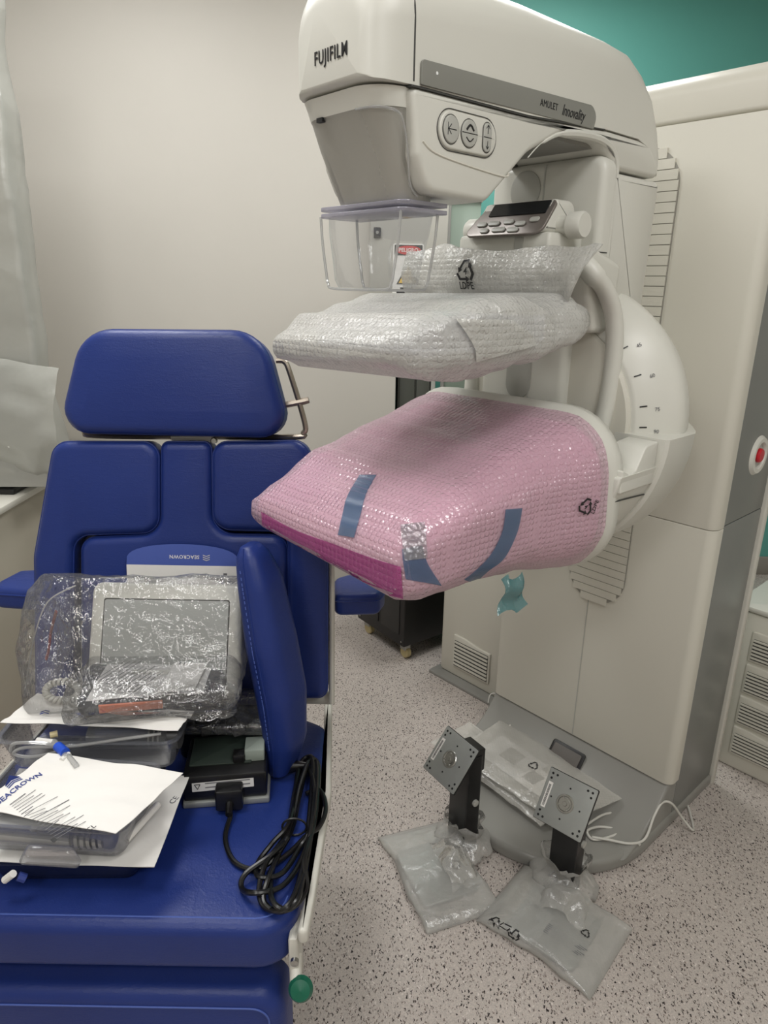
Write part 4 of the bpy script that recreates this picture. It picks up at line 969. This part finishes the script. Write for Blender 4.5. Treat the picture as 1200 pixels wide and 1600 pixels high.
# writing runs across the pouch
wl = PT2.inverted() @ atz(30, 1228, .70); dirx = (PT2.inverted().to_3x3() @ (atz(57, 1210, .7)-atz(5, 1240, .7))); aw = math.atan2(dirx.y, dirx.x)
WT = PT2 @ Matrix.Translation((wl.x, wl.y, 0)) @ Matrix.Rotation(aw, 4, 'Z')
wrapon(text_mb('SEACROWN', .0125, .0002, .0002, 1.0), WT, PPV, .0005).build('lettering', 'inkblue', p2, True)
em = MB()
for k in range(3): em.rprism([(x*.022, y*.016-.0042*k) for x, y in ((-.5, 0), (0, .25), (.5, 0), (.5, .13), (0, .38), (-.5, .13))], 0, .0004)
wrapon(em, WT @ Matrix.Translation((0, .018, 0)), PPV, .0005).build('emblem', 'inkblue', p2, True)
random.seed(3); rows_ = []
for k in range(20):
    yy = -.018-.0062*k; L0 = -.030; rows_.append((L0, L0+random.uniform(.015, .055), yy, .0007 if k % 5 else .0012))
wrapon(lines_mb(rows_), WT @ Matrix.Translation((.004, 0, 0)), PPV, .0005).build('small_print', 'inkgrey', p2, True)
wrapon(text_mb('CE', .011, .0002), WT @ Matrix.Translation((.012, -.160, 0)), PPV, .0005).build('marking', 'ink', p2, True)
wrapon(MB().rprism(rrect(-.028, -.135, .003, .004, .0005), 0, .0004), WT, PPV, .0005).build('marking', 'ink', p2, True)

# black power supply with warning label
ps = W('power_supply', 'black power supply box with white warning label on the seat', 'power supply', (-.27, 1.04, SZ))
K0, K1 = atz(285, 1256, .572), atz(421, 1246, .572)
KT = basis((K0+K1)/2-Vector((0, 0, .012)), (K1-K0), (0, 1, 0)); kw = (K1-K0).length/2
MB().box(-kw+.002, kw-.004, .004, .115, .012, .062, .004, T=KT).build('body', 'black', ps, True)
MB().box(-kw, kw, 0, .12, 0, .012, .003, T=KT).build('metal_foot', 'zinc', ps, True)
MB().box(-kw+.01, kw-.03, .03, .11, .062, .066, .002, T=KT).build('circuit_board', 'pcb', ps, True)
MB().box(kw-.042, kw-.008, .035, .075, .062, .085, .002, T=KT).build('terminal_block', plain('pale_grey_green_block', lin(150, 160, 152), .5), ps, True)
MB().box(kw-.062, kw-.042, .03, .05, .062, .08, .002, T=KT).build('relay', 'black', ps, True)
LT = KT @ basis((-.004, .0035, .045), (1, 0, .03), (0, 0.25, .97))
lb = place(MB().rprism(rrect(0, 0, .052, .0095, .001), 0, .001), LT).build('warning_label', 'papergrey', ps, True)
tri = MB()
for k in range(3):
    a = Vector((.0055*math.cos(math.pi/2+k*2*math.pi/3), .0055*math.sin(math.pi/2+k*2*math.pi/3), 0)); c = Vector((.0055*math.cos(math.pi/2+(k+1)*2*math.pi/3), .0055*math.sin(math.pi/2+(k+1)*2*math.pi/3), 0)); tri.tube([a, c], .0006, 5)
tri.v = [LT @ (Matrix.Translation((-.043, 0, .0012)) @ Matrix.Rotation(math.pi, 4, 'Z') @ p) for p in tri.v]; tri.build('warning_triangle', 'ink', lb, True)
place(lines_mb([(-.03, .046, .0036, .002), (-.03, .046, -.0036, .002)]), LT @ Matrix.Translation((0, 0, .001))).build('warning_text', 'inkgrey', lb, True)
MB().box(-.016, .030, -.022, .01, .008, .048, .004, T=KT).build('plug_housing', 'black', ps, True)
# mains cable: lead, looped bundle and plug
pc = W('power_cable', 'coiled black mains cable lying on the right of the seat', 'cable', (-.15, .92, SZ))
zc = SZ+.006
lead = spline([KT @ Vector((.008, -.018, .022)), KT @ Vector((.008, -.034, .018)), atz(360, 1275, zc+.004), atz(352, 1310, zc), atz(365, 1345, zc), atz(395, 1358, zc), atz(425, 1345, zc+.006), atz(450, 1310, zc+.012)], 8)
MB().tube(lead, .0042, 8).build('lead', 'rubber', pc, True)
MB().tube([KT @ Vector((.008, -.02, .022)), KT @ Vector((.008, -.042, .018))], [.0075, .0055], 10).build('strain_relief', 'rubber', pc, True)
random.seed(11); bun = MB()
loops = [[(478, 1190), (492, 1195), (486, 1290), (470, 1345), (440, 1385), (398, 1395), (378, 1388), (384, 1365), (430, 1330), (458, 1290)],
         [(470, 1192), (488, 1190), (482, 1290), (472, 1360), (450, 1415), (418, 1420), (405, 1395), (415, 1350), (448, 1300), (460, 1240)],
         [(484, 1188), (498, 1200), (492, 1280), (476, 1340), (478, 1390), (452, 1420), (425, 1405), (428, 1350), (455, 1290), (468, 1230)],
         [(475, 1195), (494, 1192), (488, 1285), (468, 1325), (440, 1365), (405, 1370), (402, 1350), (425, 1318), (452, 1285), (464, 1230)],
         [(480, 1200), (490, 1230), (488, 1290), (474, 1370), (462, 1410), (436, 1424), (412, 1408), (420, 1370), (446, 1310), (466, 1250)]]
for k, lp in enumerate(loops):
    bun.tube(spline([atz(x, y, zc+.002+.0075*((k+j) % 3)) for j, (x, y) in enumerate(lp)], 8, True), .0042, 8, closed=True)
bun.tube(spline([atz(x, y, zc+.004) for x, y in ((478, 1240), (500, 1235), (509, 1262), (500, 1290), (480, 1305), (455, 1330), (430, 1350))], 8), .0042, 8)
bun.build('cable_bundle', 'rubber', pc, True)
tw = atz(460, 1292, zc+.01)
MB().tube([tw+Vector((.020*math.cos(a), .004*math.sin(a), .013*math.sin(a))) for a in [2*math.pi*k/20 for k in range(20)]], .002, 6, closed=True).build('cable_tie', 'black', pc, True)
MB().tube([atz(430, 1197, zc+.01), atz(450, 1197, zc+.012), atz(478, 1196, zc+.012)], [.012, .013, .006], 10).build('plug', 'rubber', pc, True)
MB().tube([atz(424, 1203, zc+.008), atz(440, 1201, zc+.008)], .003, 6).build('plug_pin', 'steel', pc, True)
# bag of black connectors behind the power supply
cbg = W('connector_bag', 'clear bag of small black connectors behind the power supply', 'plastic bag', (-.28, 1.1, SZ+.07))
random.seed(5)
MB().box(-.38, -.215, 1.095, 1.16, SZ, SZ+.085, .01).build('black_carton', 'blackmetal', cbg, True)
for k, (x, y) in enumerate(((312, 1120), (335, 1118), (322, 1138), (346, 1135), (360, 1120), (372, 1138), (385, 1124))):
    c = atz(x, y, SZ+.10)
    MB().box(-.010, .010, -.007, .007, 0, .012, .002, T=Matrix.Translation(c-Vector((0, 0, .012))) @ Matrix.Rotation(random.uniform(-.5, .6), 4, 'Z')).build('connector', M_gcap if k % 2 else 'black', cbg, True)
b = MB(); rg = []
for k in range(16):
    v = k/15; y = 1.05+.13*v; hh = .006+.018*math.sin(math.pi*v)
    rg.append([(x, y, z) for x, z in rrect(-.285, SZ+.098, .085, hh, hh*.9, 8)])
b.rings(rg); crumple(b, .008, 22, 16, .004, 60).build('clear_film', 'bag', cbg, True, smooth=80)
MB().tube(spline([atz(395, 1140, SZ+.09), atz(405, 1135, SZ+.095), atz(424, 1130, SZ+.09)], 4), [.006]*9, 8).build('film_twist', 'bag', cbg, True)

for o in SEATSET:
    x, y, z = o.location; o.scale = (FULL,)*3; o.location = (x*FULL, y*FULL, (z-FZ)*FULL)

# ================================================================== MONITOR STANDS in bags
def stand(px, py, Y, az, tilt, foot, lab, label_bag, rot, ang, bagpx, seed, marks, grp):
    cen = aty(px, py, Y); a = Vector((math.sin(az), math.cos(az), 0)); back = Vector((-a.y, a.x, 0))
    up = Vector((0, 0, math.cos(tilt)))+back*math.sin(tilt); nrm = a.cross(up)
    t = thing('monitor_stand', lab, 'monitor stand', (foot[0], foot[1], 0), group=grp)
    PT = basis(cen, a, up)
    pl = MB().rprism(rrect(0, 0, .06, .06, .003, 2), -.003, 0, .0006, T=PT).build('mounting_plate', 'zinc', t, True)
    MB().rprism(rrect(0, 0, .0612, .0612, .003, 2), -.007, -.0032, T=PT).build('plate_backing', 'black', t, True)
    MB().lathe([(.021, 0), (.021, .0015), (.0195, .003), (.017, .003), (.0155, .001), (.012, .001), (.0115, .003), (.006, .003), (.005, .005), (0, .005)], 32, T=PT).build('pivot_disc', 'steel', pl, True)
    hl = MB()
    for sx in (-1, 1):
        for sy in (-1, 1):
            for x, y in ((.05, .05), (.05, .0385), (.0385, .05)): hl.lathe([(.0028, 0), (.0028, .0006), (0, .0006)], 10, T=PT @ Matrix.Translation((sx*x, sy*y, 0)))
    for x, y in ((.036, 0), (-.036, 0), (0, .036), (0, -.036)): hl.lathe([(.0022, 0), (.0022, .0006), (0, .0006)], 8, T=PT @ Matrix.Translation((x, y, 0)))
    hl.build('screw_holes', 'ink', pl, True)
    sc_ = MB()
    for k in range(4): sc_.lathe([(.0026, .001), (.0026, .0035), (0, .0035)], 8, T=PT @ Matrix.Translation((.0138*math.cos(k*1.571+.5), .0138*math.sin(k*1.571+.5), 0)))
    sc_.build('screws', 'steel', pl, True)
    lb = MB().rprism(rrect(-.047, 0, .0055, .030, .0005, 2), 0, .0006, T=PT).build('label_sticker', 'paper', pl, True)
    bc = MB(); yy = -.026
    random.seed(2)
    while yy < .024:
        h = random.choice((.0006, .001, .0014)); bc.rprism([(-.050, yy), (-.0445, yy), (-.0445, yy+h), (-.050, yy+h)], .0006, .0009, T=PT); yy += h+.0009
    bc.build('barcode', 'ink', lb, True)
    # post: black box section, tilt head at the top
    c = Vector((foot[0], foot[1], 0)); R_ = Matrix.Translation(c) @ Matrix.Rotation(math.atan2(a.y, a.x), 4, 'Z')
    hz = cen.z-.012
    MB().rprism(fillet([(-.034, -.022), (.034, -.022), (.034, .03, .012), (-.034, .03, .012)], .003), .01, hz, .003, T=R_).build('post', 'black', t, True)
    inv = R_.inverted() @ cen
    MB().rprism(fillet([(-.014, hz-.05), (.036, hz-.05), (.036, hz+.015), (inv.y+.02, inv.z+.012), (inv.y+.004, inv.z-.012)], .004), -.030, .030, .003, T=R_ @ YZ).build('tilt_head', 'black', t, True)
    MB().lathe([(.009, 0), (.009, .006), (0, .007)], 14, T=R_ @ Matrix.Translation((.034, .006, hz*.55)) @ Matrix.Rotation(math.pi/2, 4, 'Y')).build('cable_clip', 'greylight', t, True)
    # base plate
    bc4 = [Vector(p) for p in bagpx]; bcn = sum(bc4, Vector())/4
    BTm = basis(bcn, bc4[1]-bc4[0], bc4[3]-bc4[0]); hx = (bc4[1]-bc4[0]).length/2; hy = abs((BTm.inverted() @ bc4[3]).y-(BTm.inverted() @ bc4[0]).y)/2
    MB().rprism(rrect(0, 0, hx*.62, hy*.8, .012), .004, .014, .003, T=BTm).build('base_plate', 'zinc', t, True)
    # the bag: its own thing
    g = thing('poly_bag', label_bag, 'plastic bag', (bcn.x, bcn.y, 0), group='poly bags around the stand bases')
    b = MB(); rg = []
    for k in range(26):
        v = k/25; x = -hx*1.04+2.08*hx*v; hh = .003+.014*math.sin(math.pi*v)**.5
        wv = hy*(1.02+.05*math.sin(v*6+seed))
        rg.append([(x+.008*math.sin(y*40+seed), y, max(.001, z)) for y, z in rrect(0, hh+.001, wv, hh, hh*.9, 7)])
    b.rings(rg, T=BTm); crumple(b, .006, 18, seed, .0025, 60)
    for p in b.v: p.z = max(.001, p.z)
    BV = b.bvh(); b.build('bag_body', 'bagmilky', g, True, smooth=80)
    # gathered collar round the post
    rg = []
    for k in range(16):
        v = k/15; r = .075-.03*v+.012*math.sin(v*8); z = .012+.085*v
        rg.append([R_ @ Vector(((r+.016*nz((math.cos(2*math.pi*i/44)*3, math.sin(2*math.pi*i/44)*3, v*3), 1, seed))*math.cos(2*math.pi*i/44), .004+(r*.85+.016*nz((math.cos(2*math.pi*i/44)*3, math.sin(2*math.pi*i/44)*3, v*3), 1, seed+9))*math.sin(2*math.pi*i/44), z+.018*nz((math.cos(2*math.pi*i/44)*2, math.sin(2*math.pi*i/44)*2, 0), 1, seed+4)*v)) for i in range(44)])
    b = MB(); b.rings(rg, cap=False); crumple(b, .010, 26, seed+2, .004, 60).build('bag_collar', 'bagmilky', g, True, smooth=80)
    # loose fold of film between collar and body
    b = MB().sheet(lambda u, v: BTm @ Vector((-hx*.55+hx*1.1*u, hy*(.1+.85*v), .02+.045*math.sin(math.pi*u)*math.sin(math.pi*(.15+.7*v))+.012*nz((u*4, v*4, 0), 1, seed))), 26, 20)
    crumple(b, .014, 22, seed+7, .004, 60); 
    for p in b.v: p.z = max(.004, p.z)
    b.build('bag_fold', 'bagmilky', g, True, smooth=80)
    for kind, (x, y), s_ in marks:
        h = hitpx(BV, x, y, .002)
        if not h: continue
        TT = basis(h+Vector((0, 0, .01)), BTm.to_3x3() @ Vector((1, 0, 0)), BTm.to_3x3() @ Vector((0, 1, 0)))
        if kind == 'r': wrapon(recycle_mb(s_), TT, BV, .0016).build('recycling_mark', 'ink', g, True)
        elif kind == 's':
            q = MB()
            for k in range(4): q.rprism([(-s_*.5, -s_*.5), (s_*.3, -s_*.5), (s_*.3, -s_*.38), (-s_*.5, -s_*.38)], 0, .0004, T=Matrix.Rotation(k*math.pi/2, 4, 'Z'))
            wrapon(q, TT, BV, .0016).build('recycling_mark', 'ink', g, True)
        else:
            wrapon(lines_mb([(-s_, s_*(.9-.1*(k % 3)), .012-.005*k, .0013) for k in range(6)]), TT, BV, .0016).build('warning_text', 'inkgrey', g, True)
    return t
V2 = lambda x, y: atz(x, y, 0)
stand(703, 1186, 1.43, math.radians(146), math.radians(38), (.222, 1.475), 'black monitor stand with silver plate, nearer the blue chair', 'milky plastic bag around the foot of the stand nearer the chair', 0, 0,
      [V2(597, 1324), V2(672, 1468), V2(768, 1402), V2(690, 1290)], 3, [('r', (712, 1350), .03)], 'bare monitor stands on the floor')
stand(883, 1256, 1.30, math.radians(132), math.radians(34), (.462, 1.345), 'black monitor stand with silver plate, nearer the machine base', 'milky printed plastic bag around the foot of the stand nearer the machine', 0, 0,
      [V2(748, 1440), V2(918, 1555), V2(966, 1450), V2(836, 1368)], 8, [('r', (773, 1441), .030), ('s', (789, 1452), .022), ('r', (803, 1467), .030), ('t', (885, 1468), .05), ('r', (915, 1458), .022)], 'bare monitor stands on the floor')

# ================================================================== BUBBLE POUCHES AND CABLES on the machine base
def pouch(name, label, pxs, z0, z1, seed, mat='bubblepouch', inner=None, hmax=.012):
    q4 = [atz(x, y, z) for (x, y), z in zip(pxs, (z0, z0, z1, z1))]
    g = thing(name, label, 'pouch', (sum(p.x for p in q4)/4, sum(p.y for p in q4)/4, min(z0, z1)-.006))
    def fn(u, v): return q4[0].lerp(q4[1], u).lerp(q4[3].lerp(q4[2], u), v)
    nn = (q4[1]-q4[0]).cross(q4[3]-q4[0]).normalized(); nn = nn if nn.z > 0 else -nn
    up_ = MB().sheet(lambda u, v: fn(u, v)+nn*(hmax*(max(0, math.sin(math.pi*u)*math.sin(math.pi*v))**.35)+.004*nz((u*5, v*5, 0), 1, seed)), 30, 24)
    lo_ = MB().sheet(lambda u, v: fn(u, v)-nn*.003*math.sin(math.pi*u)*math.sin(math.pi*v), 10, 8)
    crumple(up_, .004, 24, seed, .0018, 70); bv = up_.bvh(); up_.add(lo_.v, lo_.f); up_.build('bubble_film', mat, g, True, smooth=80)
    return g, bv, fn, nn
g1, bv1, fn1, n1 = pouch('bubble_pouch', 'clear bubble pouch lying lowest on the grey machine base', [(672, 1160), (845, 1290), (905, 1255), (735, 1128)], .060, .078, 3)
MB().sheet(lambda u, v: fn1(.15+.6*u, .2+.6*v)+n1*.001, 6, 6, .002).build('grey_insert', 'greylight', g1, True)
g2, bv2, fn2, n2 = pouch('bubble_pouch', 'bubble pouch of small parts with recycling mark, uppermost on the machine base', [(705, 1175), (875, 1290), (972, 1248), (788, 1122)], .083, .098, 6)
MB().sheet(lambda u, v: fn2(.12+.42*u, .22+.5*v)+n2*.002, 6, 6, .002).build('leaflet', 'papergrey', g2, True)
MB().sheet(lambda u, v: fn2(.26+.13*u, .40+.22*v)+n2*.006, 4, 4, .003).build('grey_part', 'grey', g2, True)
MB().sheet(lambda u, v: fn2(.52+.10*u, .30+.2*v)+n2*.006, 4, 4, .003).build('grey_part', 'grey', g2, True)
MB().sheet(lambda u, v: fn2(.5+.25*u, .2+.4*v)+n2*.0035, 4, 4, .002).build('white_card', 'paper', g2, True)
h = hitpx(bv2, 833, 1197, .003)
TT = basis(h+Vector((0, 0, .012)), (.7, -.6, 0), (.6, .7, .2)); wrapon(recycle_mb(.032), TT, bv2, .002).build('recycling_mark', 'ink', g2, True)
def cable(name, label, pts, r=.0035, mat='cord'):
    P = [atz(x, y, z) for x, y, z in pts]
    return tag(MB().tube(spline(P, 8), r, 8).build(name, mat, center=True, smooth=60), label, 'cable')
cable('white_cable', 'white cable arching over the right corner of the machine base', [(925, 1308, .05), (950, 1312, .05), (985, 1318, .05), (1008, 1310, .05), (1022, 1275, .09), (1035, 1254, .11), (1050, 1256, .10), (1066, 1278, .04), (1083, 1297, .006), (1078, 1270, .006), (1074, 1258, .008)])
cable('white_cable', 'looped white cable end beside the right monitor plate', [(915, 1290, .05), (945, 1272, .06), (975, 1272, .05), (982, 1290, .05), (960, 1305, .045), (928, 1312, .045), (918, 1298, .05), (940, 1292, .05), (975, 1300, .045), (1000, 1320, .045)])
cable('white_cable', 'small white cable loop above the bubble pouch', [(795, 1137, .095), (808, 1120, .115), (822, 1118, .125), (829, 1126, .12), (822, 1136, .105), (806, 1140, .095), (790, 1142, .092)])
cable('white_cable', 'thin white cable hanging at the left rear of the machine base', [(763, 1098, .05), (766, 1086, .07), (773, 1084, .075), (774, 1092, .06), (764, 1106, .03), (762, 1125, .012), (764, 1135, .012)], .0028)
